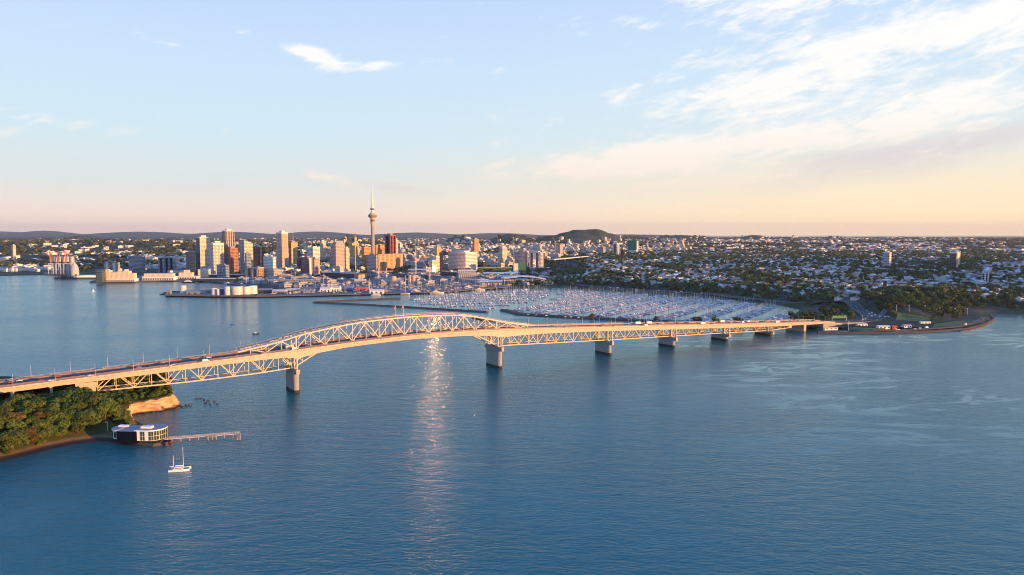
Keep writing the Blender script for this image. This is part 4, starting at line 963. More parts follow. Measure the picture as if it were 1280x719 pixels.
# ------------------------------------------------------------------ marina
WA = [tuple(at(*p)[:2]) for p in [(640, 388), (652, 392.0), (760, 398), (880, 402.5), (985, 404), (984, 398), (993, 389), (962, 382), (920, 376.5), (880, 373), (800, 367.6), (727, 364), (700, 364), (690, 374), (660, 382)]]
WB = [tuple(at(*p)[:2]) for p in [(505, 375), (520, 382), (605, 388.5), (625, 385.5), (660, 379), (688, 372), (690, 363), (640, 362), (585, 366), (545, 369)]]
def boat_template(L, sail, g):
    mb = MB(); secs = []; W = L * (.28 if sail else .33); z1 = L * .09
    for f in (0, .3, .6, .85, 1):
        x = -L / 2 + L * f; wd = W * (min(1, .7 + f) if f < .4 else max(.03, 1 - ((f - .35) / .65) ** 2))
        secs.append([(x, -wd / 2, z1 + f * .3), (x, -wd * .38, .05), (x, 0, -.4), (x, wd * .38, .05), (x, wd / 2, z1 + f * .3)])
    mb.strip(secs, 0, close=True, caps=True)
    if sail:
        mb.box((L * .02, 0, z1 + .45), (L * .4, W * .55, .65), 0, 0, .7); mb.box((L * .02, 0, z1 + .5), (L * .34, W * .53, .25), 0, 1, .9)
        mb.tube((L * .1, 0, z1), (L * .1, 0, L * 1.3), .17, .13, 5, 2); mb.beam((L * .1, 0, z1 + 1.5), (-L * .3, 0, z1 + 1.5), .32, .4, 3)
    else:
        mb.box((-L * .05, 0, z1 + .8), (L * .5, W * .8, 1.5), 0, 0, .8); mb.box((-L * .02, 0, z1 + .95), (L * .46, W * .82, .55), 0, 1, .86); mb.box((-L * .1, 0, z1 + 2.0), (L * .3, W * .6, 1.0), 0, 0, .75)
    return mb
bm_ = [M['boat'], M['dark'], M['craneblue'], principled('sail_cover', (.10, .13, .24), .8)]
MG = 'boats berthed in the marina'
BT = [(boat_template(13, True, 0), 'white sailing yacht with bare mast berthed among the marina pontoons', 'yacht'), (boat_template(10.5, True, 0), 'small white sailing yacht with bare mast berthed among the marina pontoons', 'yacht'), (boat_template(14, False, 0), 'white motor launch with flybridge berthed among the marina pontoons', 'motor launch'), (boat_template(12, True, 0), 'dark blue hulled sailing yacht berthed among the marina pontoons', 'yacht')]
BT[3][0].m = [3 if (m_ == 0 and i_ < 17) else m_ for i_, m_ in enumerate(BT[3][0].m)]
rng = random.Random(5); berths = []
def rows(poly, ang, gap, pitch, fill, hue):
    c = np.mean(poly, 0); d = np.array([math.cos(ang), math.sin(ang)]); n_ = np.array([-d[1], d[0]]); pontoons = []
    for i in range(-30, 31):
        run = []
        for k in range(-260, 261):
            p = c + n_ * i * gap + d * k * pitch; run.append(p)
        run = np.array(run); ok = sdf(poly, run[:, 0], run[:, 1]) > 9
        idx_ = np.where(ok)[0]
        if len(idx_) < 5: continue
        for seg in np.split(idx_, np.where(np.diff(idx_) > 1)[0] + 1):
            if len(seg) < 5: continue
            pontoons.append((run[seg[0]], run[seg[-1]]))
            for k in seg:
                for sd in (-1, 1):
                    if rng.random() < fill: berths.append((run[k][0] + n_[0] * sd * 8.2, run[k][1] + n_[1] * sd * 8.2, ang + math.pi / 2 * sd + (0 if rng.random() < .75 else math.pi)))
    return pontoons
PA = rows(WA, R(57), 60, 5.2, .86, 0); PB = rows(WB, R(12), 58, 6.0, .72, 1)
pont_g = 'pontoons of the marina'
for a, b in PA + PB:
    o = MB().beam((*a, .45), (*b, .45), 2.4, .5).build('pontoon', M['woodgrey']); tag(o, 'narrow grey floating pontoon between two rows of marina boats', 'pontoon', pont_g)
berths.sort(key=lambda p: p[1]); bo = [None] * 4; stuffb = []
for i, (x, y, a) in enumerate(berths):
    k = rng.choices([0, 1, 2, 3], [5, 3, 4, 2])[0]
    if i < 296:
        if bo[k] is None: bo[k] = tag(BT[k][0].build('motor_launch' if k == 2 else 'yacht', bm_), BT[k][1], BT[k][2], MG); bo[k].location = (x, y, 0); bo[k].rotation_euler = (0, 0, a)
        else: dup(bo[k], (x, y, 0), a, rng.uniform(.8, 1.15))
    else: stuffb.append((x, y, 0, a, rng.uniform(.8, 1.15), k, -1))

def join_templates(name, temps, xf, mats, slotmap=None):
    """one mesh out of many copies: xf = (x, y, z, rot, scale, template, roof material or -1)"""
    VS, LO, TO, MI = [], [], [], []; off = 0
    xf = list(xf)
    for ti, (tv, tf, tm) in enumerate(temps):
        sub = np.array([x for x in xf if x[5] == ti])
        if len(sub) == 0: continue
        cs, sn = np.cos(sub[:, 3]), np.sin(sub[:, 3]); s = sub[:, 4]
        X = (tv[None, :, 0] * cs[:, None] - tv[None, :, 1] * sn[:, None]) * s[:, None] + sub[:, 0:1]
        Y_ = (tv[None, :, 0] * sn[:, None] + tv[None, :, 1] * cs[:, None]) * s[:, None] + sub[:, 1:2]
        Z = tv[None, :, 2] * s[:, None] + sub[:, 2:3]
        VS.append(np.stack([X, Y_, Z], -1).reshape(-1, 3)); nv = len(tv); fl = np.concatenate([np.array(f) for f in tf]); ft = np.array([len(f) for f in tf])
        LO.append((fl[None, :] + (np.arange(len(sub)) * nv)[:, None] + off).ravel()); TO.append(np.tile(ft, len(sub)))
        mi = np.tile(np.array(tm), (len(sub), 1)); rm = sub[:, 6].astype(int)
        if (rm >= 0).any(): mi = np.where(mi == 0, rm[:, None], mi)
        MI.append(mi.ravel()); off += nv * len(sub)
    V = np.concatenate(VS); lo = np.concatenate(LO); to = np.concatenate(TO); st = np.concatenate([[0], np.cumsum(to)[:-1]])
    o = bpy.data.objects.new(name, mesh_np(name, V, lo, st, to, np.concatenate(MI), mats)); COL.objects.link(o); return o
if stuffb: tag(join_templates('marina_boats', [b[0].template() for b in BT], stuffb, bm_), 'mass of boats in the far rows of the marina', None, None, 'stuff')

# ------------------------------------------------------------------ houses
ROOFS = [principled('roof_pale', (.50, .52, .54), .45), principled('roof_white', (.72, .73, .74), .5), principled('roof_slate', (.13, .14, .16), .6), principled('roof_red', (.30, .075, .05), .7), principled('roof_grey', (.28, .30, .32), .5), principled('roof_green', (.13, .22, .19), .6), principled('roof_brown', (.20, .12, .08), .7)]
RW = [6, 4, 4, 4, 6, 1, 4]
RL = ['pale steel roof', 'white roof', 'slate grey roof', 'red tiled roof', 'grey roof', 'green roof', 'brown tiled roof']
WALLW = principled('house_wall', (.62, .61, .58), .7, rand=.2)
def house_template(k):
    mb = MB(); W, D, h, rg = [(9, 13, 4.2, 2.6), (11, 11, 4.6, 2.6), (8, 16, 6.2, 2.4), (12, 20, 7.5, 1.0)][k]
    mb.bx(-W / 2, W / 2, -D / 2, D / 2, -3, h, 1); e = .45; w_, d_ = W / 2 + e, D / 2 + e
    if k in (0, 2):
        mb.add([(-w_, -d_, h), (w_, -d_, h), (w_, d_, h), (-w_, d_, h), (0, -d_, h + rg), (0, d_, h + rg)], [(0, 4, 5, 3), (1, 2, 5, 4)], 0); mb.add([(-w_, -d_ + e, h), (w_, -d_ + e, h), (0, -d_ + e, h + rg - .1), (-w_, d_ - e, h), (w_, d_ - e, h), (0, d_ - e, h + rg - .1)], [(0, 1, 2), (4, 3, 5)], 1)
        mb.bx(W / 2, W / 2 + 3.2, -D * .2, D * .35, -3, h * .62, 1); mb.box((W / 2 + 1.5, D * .07, h * .62 + .15), (3.8, D * .6, .3), 0, 0)
    elif k == 1:
        mb.add([(-w_, -d_, h), (w_, -d_, h), (w_, d_, h), (-w_, d_, h), (-1.2, 0, h + rg), (1.2, 0, h + rg)], [(0, 1, 5, 4), (1, 2, 5), (2, 3, 4, 5), (3, 0, 4)], 0); mb.bx(W * .2, W * .2 + .9, -1.5, -.6, h, h + rg + .8, 1)
    else:
        mb.bx(-w_, w_, -d_, d_, h, h + .45, 0); mb.bx(-2, 2, -3, 3, h + .45, h + 2.0, 0)
    for y in np.arange(-D / 2 + 1.8, D / 2 - 1, 3.0):
        for x in (-W / 2 - .04, W / 2 + .04): mb.bx(x - .03, x + .03, y - .6, y + .6, 1.0, 2.5, 2)
    for x in (-W * .25, W * .22): mb.bx(x - .8, x + .8, -D / 2 - .05, -D / 2 + .02, 1.0, 2.6, 2)
    return mb
HTM = [house_template(k) for k in range(4)]; rng = random.Random(17)
MWX = np.array([[p[0].x, p[0].y] for p in MW])
def near_motorway(x, y, d=28): return (np.hypot(MWX[:, 0] - x, MWX[:, 1] - y)).min() < d
WOOD = [tuple(at(*p)[:2]) for p in [(1080, 396), (1096, 391), (1122, 397.5), (1166, 399.5), (1190, 402.5), (1214, 404.5), (1229, 400), (1235, 393), (1215, 383), (1180, 377), (1130, 374.5), (1084, 378.5)]]
PARK = [tuple(at(*p, 4)[:2]) for p in [(1015, 416), (1150, 415), (1225, 408), (1240, 399), (1232, 392), (1120, 389), (1100, 384), (1040, 384), (1000, 400)]]
N = 26000; g = np.random.default_rng(77)
uu = g.uniform(640, 1420, N); yy = 1330 * (5200 / 1330) ** (g.uniform(0, 1, N) ** .62); xx = (uu - 640) / 900 * yy
sd_ = sdf(LAND, xx, yy); wood = sdf(WOOD, xx, yy); park = sdf(PARK, xx, yy)
clus = fbm(xx / 150, yy / 150, 21, 3) + .25 * (fbm(xx / 45, yy / 45, 23, 2) - .5); hz = H(xx, yy)
ok = (sd_ > 105) & (wood < -6) & (park < -5) & (clus > .37) & (g.uniform(0, 1, N) < .95)
ok &= ~((uu < 735) & (yy > 2450) | (uu < 690))
ok &= (g.uniform(0, 1, N) < np.where(yy < 2600, .75, .95))
sel = np.where(ok)[0]; cell = {}; houses = []
for i in sel[np.argsort(yy[sel])]:
    x, y = xx[i], yy[i]; s_ = 15 if y < 2600 else 19; kx, ky = int(x // s_), int(y // s_)
    if any((kx + a, ky + b) in cell and math.hypot(cell[(kx + a, ky + b)][0] - x, cell[(kx + a, ky + b)][1] - y) < s_ for a in (-1, 0, 1) for b in (-1, 0, 1)): continue
    cell[(kx, ky)] = (x, y); houses.append((x, y, hz[i]))
hproto = {}; far_h = []; cnt = 0
for x, y, z in houses:
    k = rng.choices([0, 1, 2, 3], [5, 5, 3, 1])[0]; r_ = rng.choices(range(7), RW)[0]; rot = round(rng.random() * 2) * math.pi / 2 + .35 + .5 * vnoise(x / 500, y / 500, 2); sc = rng.uniform(.85, 1.25); inview = 640 + 900 * x / y < 1290
    if inview and cnt < 290 and y < 2600:
        cnt += 1; key = (k, r_)
        lab = f"{['long gabled', 'square hipped', 'two storey gabled', 'flat topped apartment'][k]} house with {RL[r_]} among trees on the suburb slope"
        if key not in hproto:
            o = HTM[k].build('house', [ROOFS[r_], WALLW, M['glass']]); hproto[key] = tag(o, lab, 'house', 'houses on the suburb slope'); o.location = (x, y, z); o.rotation_euler = (0, 0, rot); o.scale = (sc,) * 3
        else: dup(hproto[key], (x, y, z), rot, sc)
    else: far_h.append((x, y, z, rot, sc * (1.0 if y < 3000 else 1.15), k, [0, 3, 4, 5, 6, 7, 8][r_]))
# slots of the joined mesh: 0 pale roof, 1 wall, 2 glass, 3.. other roofs
smats = [ROOFS[0], WALLW, M['glass']] + ROOFS[1:]
tag(join_templates('suburb_houses', [h.template() for h in HTM], far_h, smats), 'mass of far houses across the suburbs', None, None, 'stuff')
# far town blocks right out to the hills, both sides
N = 9000; uu = g.uniform(-20, 1330, N); yy = 4300 * (13000 / 4300) ** (g.uniform(0, 1, N) ** .9); xx = (uu - 640) / 900 * yy; hz = H(xx, yy); clus = fbm(xx / 420, yy / 420, 31, 3)
ok = (clus > .47) & (hz < 112); xf = []
for x, y, z, u_ in zip(xx[ok], yy[ok], hz[ok], uu[ok]):
    if u_ < 380 and rng.random() < .6: continue
    xf.append((x, y, z, rng.uniform(0, 3), rng.uniform(1.2, 2.4), rng.choices([0, 1, 2, 3], [3, 3, 2, 4])[0], [0, 3, 4, 5, 6, 7, 8][rng.choices(range(7), RW)[0]]))
tag(join_templates('far_suburb_houses', [h.template() for h in HTM], xf, smats), 'far suburbs below the hills', None, None, 'stuff')
# low sheds and offices of the port side, too many to count at that distance
N = 2600; uu = g.uniform(-60, 420, N); yy = 2750 * (4600 / 2750) ** g.uniform(0, 1, N); xx = (uu - 640) / 900 * yy; hz = H(xx, yy); clus = fbm(xx / 200, yy / 200, 41, 3); sdd = sdf(LAND, xx, yy)
ok = (clus > .50) & (sdd > 30) & (hz > 2.5); xf = [(x, y, z, -.6 + rng.choice([0, math.pi / 2]), rng.uniform(1.0, 2.0), rng.choices([0, 1, 2, 3], [3, 1, 2, 4])[0], [0, 3, 4, 5, 6, 7, 8][rng.choices(range(7), [8, 7, 4, 1, 6, 1, 1])[0]]) for x, y, z in zip(xx[ok], yy[ok], hz[ok])]
tag(join_templates('port_side_blocks', [h.template() for h in HTM], xf, smats), 'mass of low blocks behind the port', None, None, 'stuff')

# ------------------------------------------------------------------ trees of the far shore
TG = 'trees on the far shore'
FT = [make_tree('tree', 'round dark tree among the houses and parks of the far shore', 'tree', 6.5, 10, 320, 1.5, 31, M['leafdark'], TG, 6), make_tree('tree', 'broad green tree among the houses and parks of the far shore', 'tree', 7.5, 11, 340, 1.6, 32, M['leaf'], TG, 7),
      make_tree('tree', 'olive brown tree among the houses and parks of the far shore', 'tree', 6.0, 10, 280, 1.5, 33, M['leaf2'], TG, 6), conifer('pine_tree', 'tall dark pointed pine among the trees of the far shore', 4.0, 19, 380, 1.5, 34, M['leafdark'], TG)]
def crown_temp(r, h, n, cs, seed): me, V = crown_mesh('tmp', r, h, n, cs, seed, M['leaf']); bpy.data.meshes.remove(me); return (V, [list(range(5 * i, 5 * i + 5)) for i in range(n)], [0] * n)
TT = [crown_temp(6.8, 10.5, 70, 2.6, 41), crown_temp(7.8, 11, 80, 2.8, 42), crown_temp(5.5, 13, 60, 2.4, 43)]
near_t = []; far_t = []
N = 30000; uu = g.uniform(640, 1420, N); yy = 1270 * (5600 / 1270) ** (g.uniform(0, 1, N) ** .7); xx = (uu - 640) / 900 * yy
sd_ = sdf(LAND, xx, yy); wood = sdf(WOOD, xx, yy); park = sdf(PARK, xx, yy); clus = fbm(xx / 150, yy / 150, 21, 3); hz = H(xx, yy)
p_ = np.where(clus < .40, .7, .22); p_ = np.where((sd_ > 55) & (sd_ < 150) & (yy > 1500), .95, p_); p_ = np.where(wood > 0, 1.0, p_); p_ = np.where((park > 0) & (wood < 0), .34, p_); p_ = np.where(sd_ < 40, .0, p_)
ok = (g.uniform(0, 1, N) < p_) & ~((uu < 700) & (yy > 2350))
lawns = [sdf([tuple(at(a, b, 4)[:2]) for a, b in q_], xx, yy) for q_ in ([(1118, 401), (1162, 404), (1166, 398.5), (1120, 395.4)],)]
for l_ in lawns: ok &= l_ < 2
tc_ = {}
for i in np.where(ok)[0][np.argsort(yy[ok])]:
    x, y = xx[i], yy[i]; s_ = 8.0 if wood[i] > 0 else 10; kx, ky = int(x // s_), int(y // s_)
    if (kx, ky) in tc_: continue
    hk = (int(x // 15), int(y // 15))
    if hk in cell and math.hypot(cell[hk][0] - x, cell[hk][1] - y) < 9: continue
    if y < 2300 and near_motorway(x, y, 24): continue
    tc_[(kx, ky)] = 1; inview = uu[i] < 1288
    if inview and len(near_t) < 215: near_t.append((x, y, hz[i]))
    else: far_t.append((x, y, hz[i] - .5, g.uniform(0, 6), g.uniform(.75, 1.35) * (1.0 if y < 3000 else 1.25), int(g.integers(0, 3)), -1))
# a dark band of trees behind the pavilions and single trees on the breakwater road
strip_t = [at(g.uniform(615, 690), g.uniform(341.5, 346), 6) for _ in range(60)] + [at(px, py + .6, 3) for px, py in [(868, 402.5), (874, 402.8), (893, 403.4), (897, 403.5), (923, 404.3), (926, 404.5), (820, 401), (740, 397.2)]] + [at(g.uniform(985, 1036), g.uniform(394, 404), 4) for _ in range(34)]
for p in strip_t: near_t.append((p[0], p[1], max(2.6, Hs(p[0], p[1]))))
ut = set()
for x, y, z in near_t:
    k = rng.choices([0, 1, 2, 3], [5, 4, 2, 1 if z > 5 else 0])[0]; sc = rng.uniform(.75, 1.2); o = FT[k]
    if k not in ut: ut.add(k); o.location = (x, y, z - .4); o.scale = (sc,) * 3
    else: dup(o, (x, y, z - .4), rng.uniform(0, 6), sc)
tag(join_templates('suburb_trees', TT, far_t, [M['leafdark']]), 'mass of trees over the suburbs', None, None, 'stuff')
N = 16000; uu = g.uniform(-30, 1330, N); yy = 2900 * (12500 / 2900) ** (g.uniform(0, 1, N) ** .8); xx = (uu - 640) / 900 * yy; hz = H(xx, yy); clus = fbm(xx / 420, yy / 420, 31, 3)
ok = (clus < .56) & (hz < 128) & ~((uu > 640) & (yy < 5000)) & ~((uu > 230) & (uu < 660) & (yy < 3700)) & (sdf(LAND, xx, yy) > 60)
tag(join_templates('distant_woods', TT, [(x, y, z - 1, a, s_, k, -1) for x, y, z, a, s_, k in zip(xx[ok], yy[ok], hz[ok], g.uniform(0, 6, ok.sum()), g.uniform(1.2, 2.3, ok.sum()), g.integers(0, 3, ok.sum()))], [M['leafdark']]), 'distant woods and street trees below the hills', None, None, 'stuff')

# vehicles on the far shore
LG = 'vehicles on the far shore'
cl = {'white': 'small white car parked on the far shore', 'silver': 'small silver car parked on the far shore', 'dark': 'small black car parked on the far shore', 'red': 'small red car parked on the far shore', 'van': 'boxy white van parked on the far shore'}
for i in range(58):
    p = at(rng.uniform(1084, 1118), rng.uniform(388.5, 398), 4.4); k = rng.choices(['white', 'silver', 'dark', 'red', 'van'], [6, 4, 4, 1, 1])[0]
    if sdf([tuple(at(px, py, 4)[:2]) for px, py in [(1080, 396), (1100, 398.6), (1122, 396.6), (1116, 388.5), (1096, 386.6)]], np.array([p[0]]), np.array([p[1]]))[0] < 1: continue
    place_vehicle(k, (round(p[0] / 3) * 3, round(p[1] / 6.5) * 6.5, 4.38), R(90), cl[k], LG)
for ln, n_, nm in ((MW, 34, 'driving along the marina motorway'), (SHORE, 12, 'parked along the waterfront road')):
    for i in range(n_):
        j = rng.randrange(2, len(ln) - 2); p, nn_, z = ln[j]; q_ = p + nn_ * rng.choice([-10, -6, 6, 10] if ln is MW else [-2.6, 2.6]); d = ln[j + 1][0] - ln[j - 1][0]; k = rng.choice(['white', 'silver', 'dark', 'white', 'van'])
        place_vehicle(k, (q_.x, q_.y, z + .04), math.atan2(d.y, d.x), cl[k].replace('parked on the far shore', nm), LG)
for i in range(26):
    f = rng.random(); px = 655 + f * 320; py = np.interp(px, [650, 700, 760, 820, 880, 940, 1000], [392.9, 396.1, 399.2, 401.8, 403.9, 405.4, 407.6]); p = at(px, py, 3.0); k = rng.choice(['white', 'silver', 'dark', 'white'])
    place_vehicle(k, (p[0], p[1], 3.25), R(30), cl[k].replace('on the far shore', 'on the marina breakwater'), LG)

# ------------------------------------------------------------------ city towers
DR = np.array([math.cos(R(55)), math.sin(R(55))]); DLF = np.array([-math.sin(R(55)), math.cos(R(55))])   # along the sunny right wall / along the shaded left wall
FAC = {
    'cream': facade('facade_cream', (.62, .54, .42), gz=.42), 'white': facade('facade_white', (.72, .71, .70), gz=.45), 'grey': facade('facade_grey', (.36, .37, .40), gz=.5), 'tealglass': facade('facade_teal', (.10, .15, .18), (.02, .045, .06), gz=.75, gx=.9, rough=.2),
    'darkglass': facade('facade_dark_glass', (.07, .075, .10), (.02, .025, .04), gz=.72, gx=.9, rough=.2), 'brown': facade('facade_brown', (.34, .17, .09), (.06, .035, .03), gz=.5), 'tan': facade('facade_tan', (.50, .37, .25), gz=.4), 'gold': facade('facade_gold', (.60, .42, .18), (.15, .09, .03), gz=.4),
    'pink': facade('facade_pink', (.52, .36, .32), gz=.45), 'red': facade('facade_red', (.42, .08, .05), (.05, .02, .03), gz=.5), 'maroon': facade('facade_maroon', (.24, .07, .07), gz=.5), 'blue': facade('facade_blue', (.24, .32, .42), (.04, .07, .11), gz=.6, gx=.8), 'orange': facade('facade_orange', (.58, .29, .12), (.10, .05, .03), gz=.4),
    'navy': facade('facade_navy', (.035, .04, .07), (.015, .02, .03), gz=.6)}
ROOFM = {'w': M['roofwhite'], 'g': M['roofgrey'], 'd': M['dark']}
TOWERS = []
def face_len(px0, px1, corner, d, D):
    k = 900 * abs(d[0] * corner[1] - corner[0] * d[1]) / corner[1] ** 2
    return abs(px1 - px0) / k
def tower(xl, xm, xr, yt, D, style, label, name='office_tower', cat='office tower', strips=0, smat='dark', cap=None, plant=True, spire=0, slant=0, left=None, group=None, roofm='g'):
    c = zat(xm, yt, D); L = face_len(xl, xm, c, DLF, D); Rr = face_len(xm, xr, c, DR, D); z0 = Hs(c[0], c[1]) - 4; h = c[2] - z0
    if h < 8: h = 8
    t = thing(name, label, cat, (c[0], c[1], z0), R(55), group)      # local +x runs along the sunny wall, local +y along the shaded wall
    mb = MB()
    if slant:
        mb.add([(0, 0, 0), (Rr, 0, 0), (Rr, L, 0), (0, L, 0), (0, 0, h), (Rr, 0, h - slant), (Rr, L, h - slant), (0, L, h - slant * .25)], [(3, 2, 1, 0), (0, 1, 5, 4), (1, 2, 6, 5), (2, 3, 7, 6), (3, 0, 4, 7)], 0); mb.add([(0, 0, h), (Rr, 0, h - slant), (Rr, L, h - slant), (0, L, h - slant * .25)], [(0, 1, 2), (0, 2, 3)], 1)
    else:
        mb.bx(0, Rr, 0, L, 0, h, 0); mb.bx(-.3, Rr + .3, -.3, L + .3, h - 1.0, h + .9, 0); mb.bx(.6, Rr - .6, .6, L - .6, h + .91, h + .95, 1)
    mb.build('wall', [FAC[style], ROOFM[roofm]], t)
    if left: MB().bx(-.35, -.05, .3, L - .3, 4, h - 1.3).build('shade_tone_wall', FAC[left], t)  # tone of the shaded side put into a second wall colour
    for i in range(strips):
        y = Rr * (i + .5) / strips; MB().bx(y - Rr / strips * .22, y + Rr / strips * .22, -.45, -.05, 6, h - 2).build('window_strip', M[smat], t)
    nl = max(0, strips - 1)
    for i in range(nl):
        y = L * (i + .5) / nl; MB().bx(-.45, -.05, y - L / nl * .2, y + L / nl * .2, 6, h - 2).build('window_strip', M[smat], t)
    if cap: MB().bx(-.8, Rr + .8, -.8, L + .8, h + .95, h + cap).build('roof_cap', M['offw'] if style not in ('brown', 'red', 'darkglass') else M['roofgrey'], t); h += cap
    if plant and not slant: MB().bx(Rr * .25, Rr * .75, L * .25, L * .75, h + .9, h + .9 + max(3.0, min(6, h * .05))).build('roof_plant', M['offw'] if style in ('white', 'cream', 'tan') else M['roofgrey'], t)
    if spire: MB().tube((Rr * .5, L * .5, h), (Rr * .5, L * .5, h + spire), .7, .25, 6).build('spire', M['offw'], t)
    TOWERS.append((xl, xr, D)); return t
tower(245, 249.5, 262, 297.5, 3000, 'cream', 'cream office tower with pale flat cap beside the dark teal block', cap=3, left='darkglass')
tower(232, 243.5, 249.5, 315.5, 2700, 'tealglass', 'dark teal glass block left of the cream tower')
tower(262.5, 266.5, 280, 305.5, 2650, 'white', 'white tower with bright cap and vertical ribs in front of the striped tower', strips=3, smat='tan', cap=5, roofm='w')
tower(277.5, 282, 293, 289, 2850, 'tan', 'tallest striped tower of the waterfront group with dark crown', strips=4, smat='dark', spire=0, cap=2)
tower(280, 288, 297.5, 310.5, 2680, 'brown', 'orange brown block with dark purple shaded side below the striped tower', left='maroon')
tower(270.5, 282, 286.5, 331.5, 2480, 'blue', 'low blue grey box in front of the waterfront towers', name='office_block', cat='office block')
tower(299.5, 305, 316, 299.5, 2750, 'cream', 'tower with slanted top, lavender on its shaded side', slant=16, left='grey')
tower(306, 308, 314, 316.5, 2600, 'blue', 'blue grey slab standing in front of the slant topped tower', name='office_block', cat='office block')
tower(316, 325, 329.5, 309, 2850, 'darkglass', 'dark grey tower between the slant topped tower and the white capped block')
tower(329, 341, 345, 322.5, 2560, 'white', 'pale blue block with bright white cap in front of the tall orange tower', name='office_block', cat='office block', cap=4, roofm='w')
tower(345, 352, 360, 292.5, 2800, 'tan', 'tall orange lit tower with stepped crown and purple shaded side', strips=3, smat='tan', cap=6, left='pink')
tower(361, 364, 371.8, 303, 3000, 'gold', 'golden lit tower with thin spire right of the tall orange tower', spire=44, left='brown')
tower(371, 383, 388, 323, 2750, 'navy', 'dark navy block under the golden tower', name='office_block', cat='office block')
tower(385, 391, 400, 309.5, 2950, 'white', 'pale block with lit upper corner behind the maroon block', name='office_block', cat='office block')
tower(377, 384, 391, 322, 2600, 'maroon', 'maroon block with pale stripe near the quay', name='office_block', cat='office block', strips=1, smat='offw')
tower(391, 393, 400, 324.5, 2560, 'pink', 'peach lit low block beside the maroon block', name='office_block', cat='office block')
tower(400, 402, 407.2, 301.5, 3300, 'cream', 'slim pale yellow tower standing alone on the rise')
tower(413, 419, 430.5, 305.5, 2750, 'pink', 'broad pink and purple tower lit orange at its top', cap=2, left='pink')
tower(430, 432, 436.5, 310.5, 2800, 'cream', 'narrow lit annex against the broad pink tower', name='office_block', cat='office block')
tower(437, 440, 449, 304.5, 3250, 'gold', 'golden block behind the white crane mast', name='office_block', cat='office block')
tower(452, 455, 463, 309.5, 2900, 'orange', 'orange lit block just left of the needle tower', name='office_block', cat='office block')
tower(458, 470, 472, 319, 2780, 'grey', 'purple grey slab at the foot of the needle tower', name='office_block', cat='office block')
tower(468, 469, 481, 306.5, 3150, 'orange', 'orange lit slab just right of the needle tower', name='office_block', cat='office block')
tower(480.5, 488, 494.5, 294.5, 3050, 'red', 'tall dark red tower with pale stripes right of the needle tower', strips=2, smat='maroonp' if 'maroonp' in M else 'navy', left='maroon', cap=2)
tower(494, 495, 497.5, 300, 3080, 'cream', 'narrow cream slab against the red tower', name='office_block', cat='office block')
tower(470, 473, 506, 318, 2820, 'orange', 'long orange lit block with many bays below the red tower', name='office_block', cat='office block', strips=6, smat='tan', plant=False)
tower(498, 500, 503, 305, 3100, 'white', 'slim white tower just right of the red tower')
tower(542, 545, 549.5, 321, 2800, 'white', 'small white block catching the sun between the cranes', name='office_block', cat='office block')
tower(549, 553, 554, 316, 2850, 'maroon', 'dark red block left of the long grey block', name='office_block', cat='office block')
tower(543, 546, 551.5, 309, 3000, 'gold', 'golden block with stepped roof between the cranes', name='office_block', cat='office block')
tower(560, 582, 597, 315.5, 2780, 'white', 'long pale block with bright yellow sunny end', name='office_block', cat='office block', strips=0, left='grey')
tower(591, 593, 598.5, 299, 3500, 'orange', 'orange block on the rise behind the long pale block', name='office_block', cat='office block')
tower(624, 628, 634, 309.5, 3200, 'cream', 'pale yellow block on the rise above the pavilions', name='office_block', cat='office block')
tower(643, 656, 660, 315, 2900, 'pink', 'lavender block with lit gable right of the pavilions', name='office_block', cat='office block')
tower(661, 675, 680, 315.5, 2850, 'white', 'white block with dark columns by the viaduct', name='office_block', cat='office block', strips=3)
tower(694, 700, 704, 306, 3500, 'pink', 'pink block with sloping crane behind it above the viaduct', name='office_block', cat='office block')
tower(747, 754, 757, 309, 3900, 'grey', 'pale grey block below the volcanic hill', name='apartment_block', cat='apartment block')
tower(765.5, 771.5, 775, 305, 3700, 'white', 'white and black striped apartment block right of the volcanic hill', name='apartment_block', cat='apartment block', strips=2)
t = tower(786, 795, 798, 301.5, 4000, 'white', 'block wrapped in green netting right of the volcanic hill', name='apartment_block', cat='apartment block', plant=False)
z1 = zat(790, 301.5, 4000)[2]; z0 = Hs(*zat(795, 301, 4000)[:2])
MB().bx(-1.2, 10, -1.2, 50, 26, z1 - z0 + 8).build('netting', M['mesh_green'], t)
tower(1103.5, 1112, 1114.5, 316.3, 2350, 'white', 'pale grey apartment tower rising alone from the suburb', name='apartment_tower', cat='apartment tower', left='grey', cap=1.5)
tower(1187.5, 1196, 1201, 316.6, 2300, 'gold', 'dark apartment tower with yellow sunny edge near the right of the suburb', name='apartment_tower', cat='apartment tower', left='darkglass', strips=1, smat='offw', cap=2)
tower(1227, 1236, 1241, 341, 1900, 'white', 'low white apartment block among trees near the inlet', name='apartment_block', cat='apartment block', strips=3)
tower(160, 176, 181.5, 321, 2900, 'blue', 'wide pale teal office block behind the wharf hotel', name='office_block', cat='office block')
tower(129, 147, 150, 328, 2750, 'tealglass', 'low teal block with pale columns behind the wharf hotel', name='office_block', cat='office block', strips=3, smat='craneblue')
tower(197, 205, 217, 322.5, 2800, 'blue', 'pale blue pair of slabs behind the wharf sheds', name='office_block', cat='office block', strips=2, smat='navy')
tower(217, 220, 224, 320, 2850, 'white', 'slim white block behind the wharf sheds', name='office_block', cat='office block')
tower(14, 16, 19.5, 307, 3600, 'cream', 'small cream tower catching the sun at the far left of the port', name='apartment_tower', cat='apartment tower')
tower(400, 443, 461, 343, 2380, 'navy', 'wide dark quayside building with golden right end', name='quayside_building', cat='quayside building', left='navy', strips=1, smat='tan', plant=False)
tower(493, 505, 509, 342.5, 2420, 'maroon', 'rusty brown block between the two silo groups', name='quayside_building', cat='quayside building', plant=False)
tower(519, 531, 547, 344, 2420, 'maroon', 'quayside building with blue shaded side and maroon end', name='quayside_building', cat='quayside building', left='blue', plant=False)
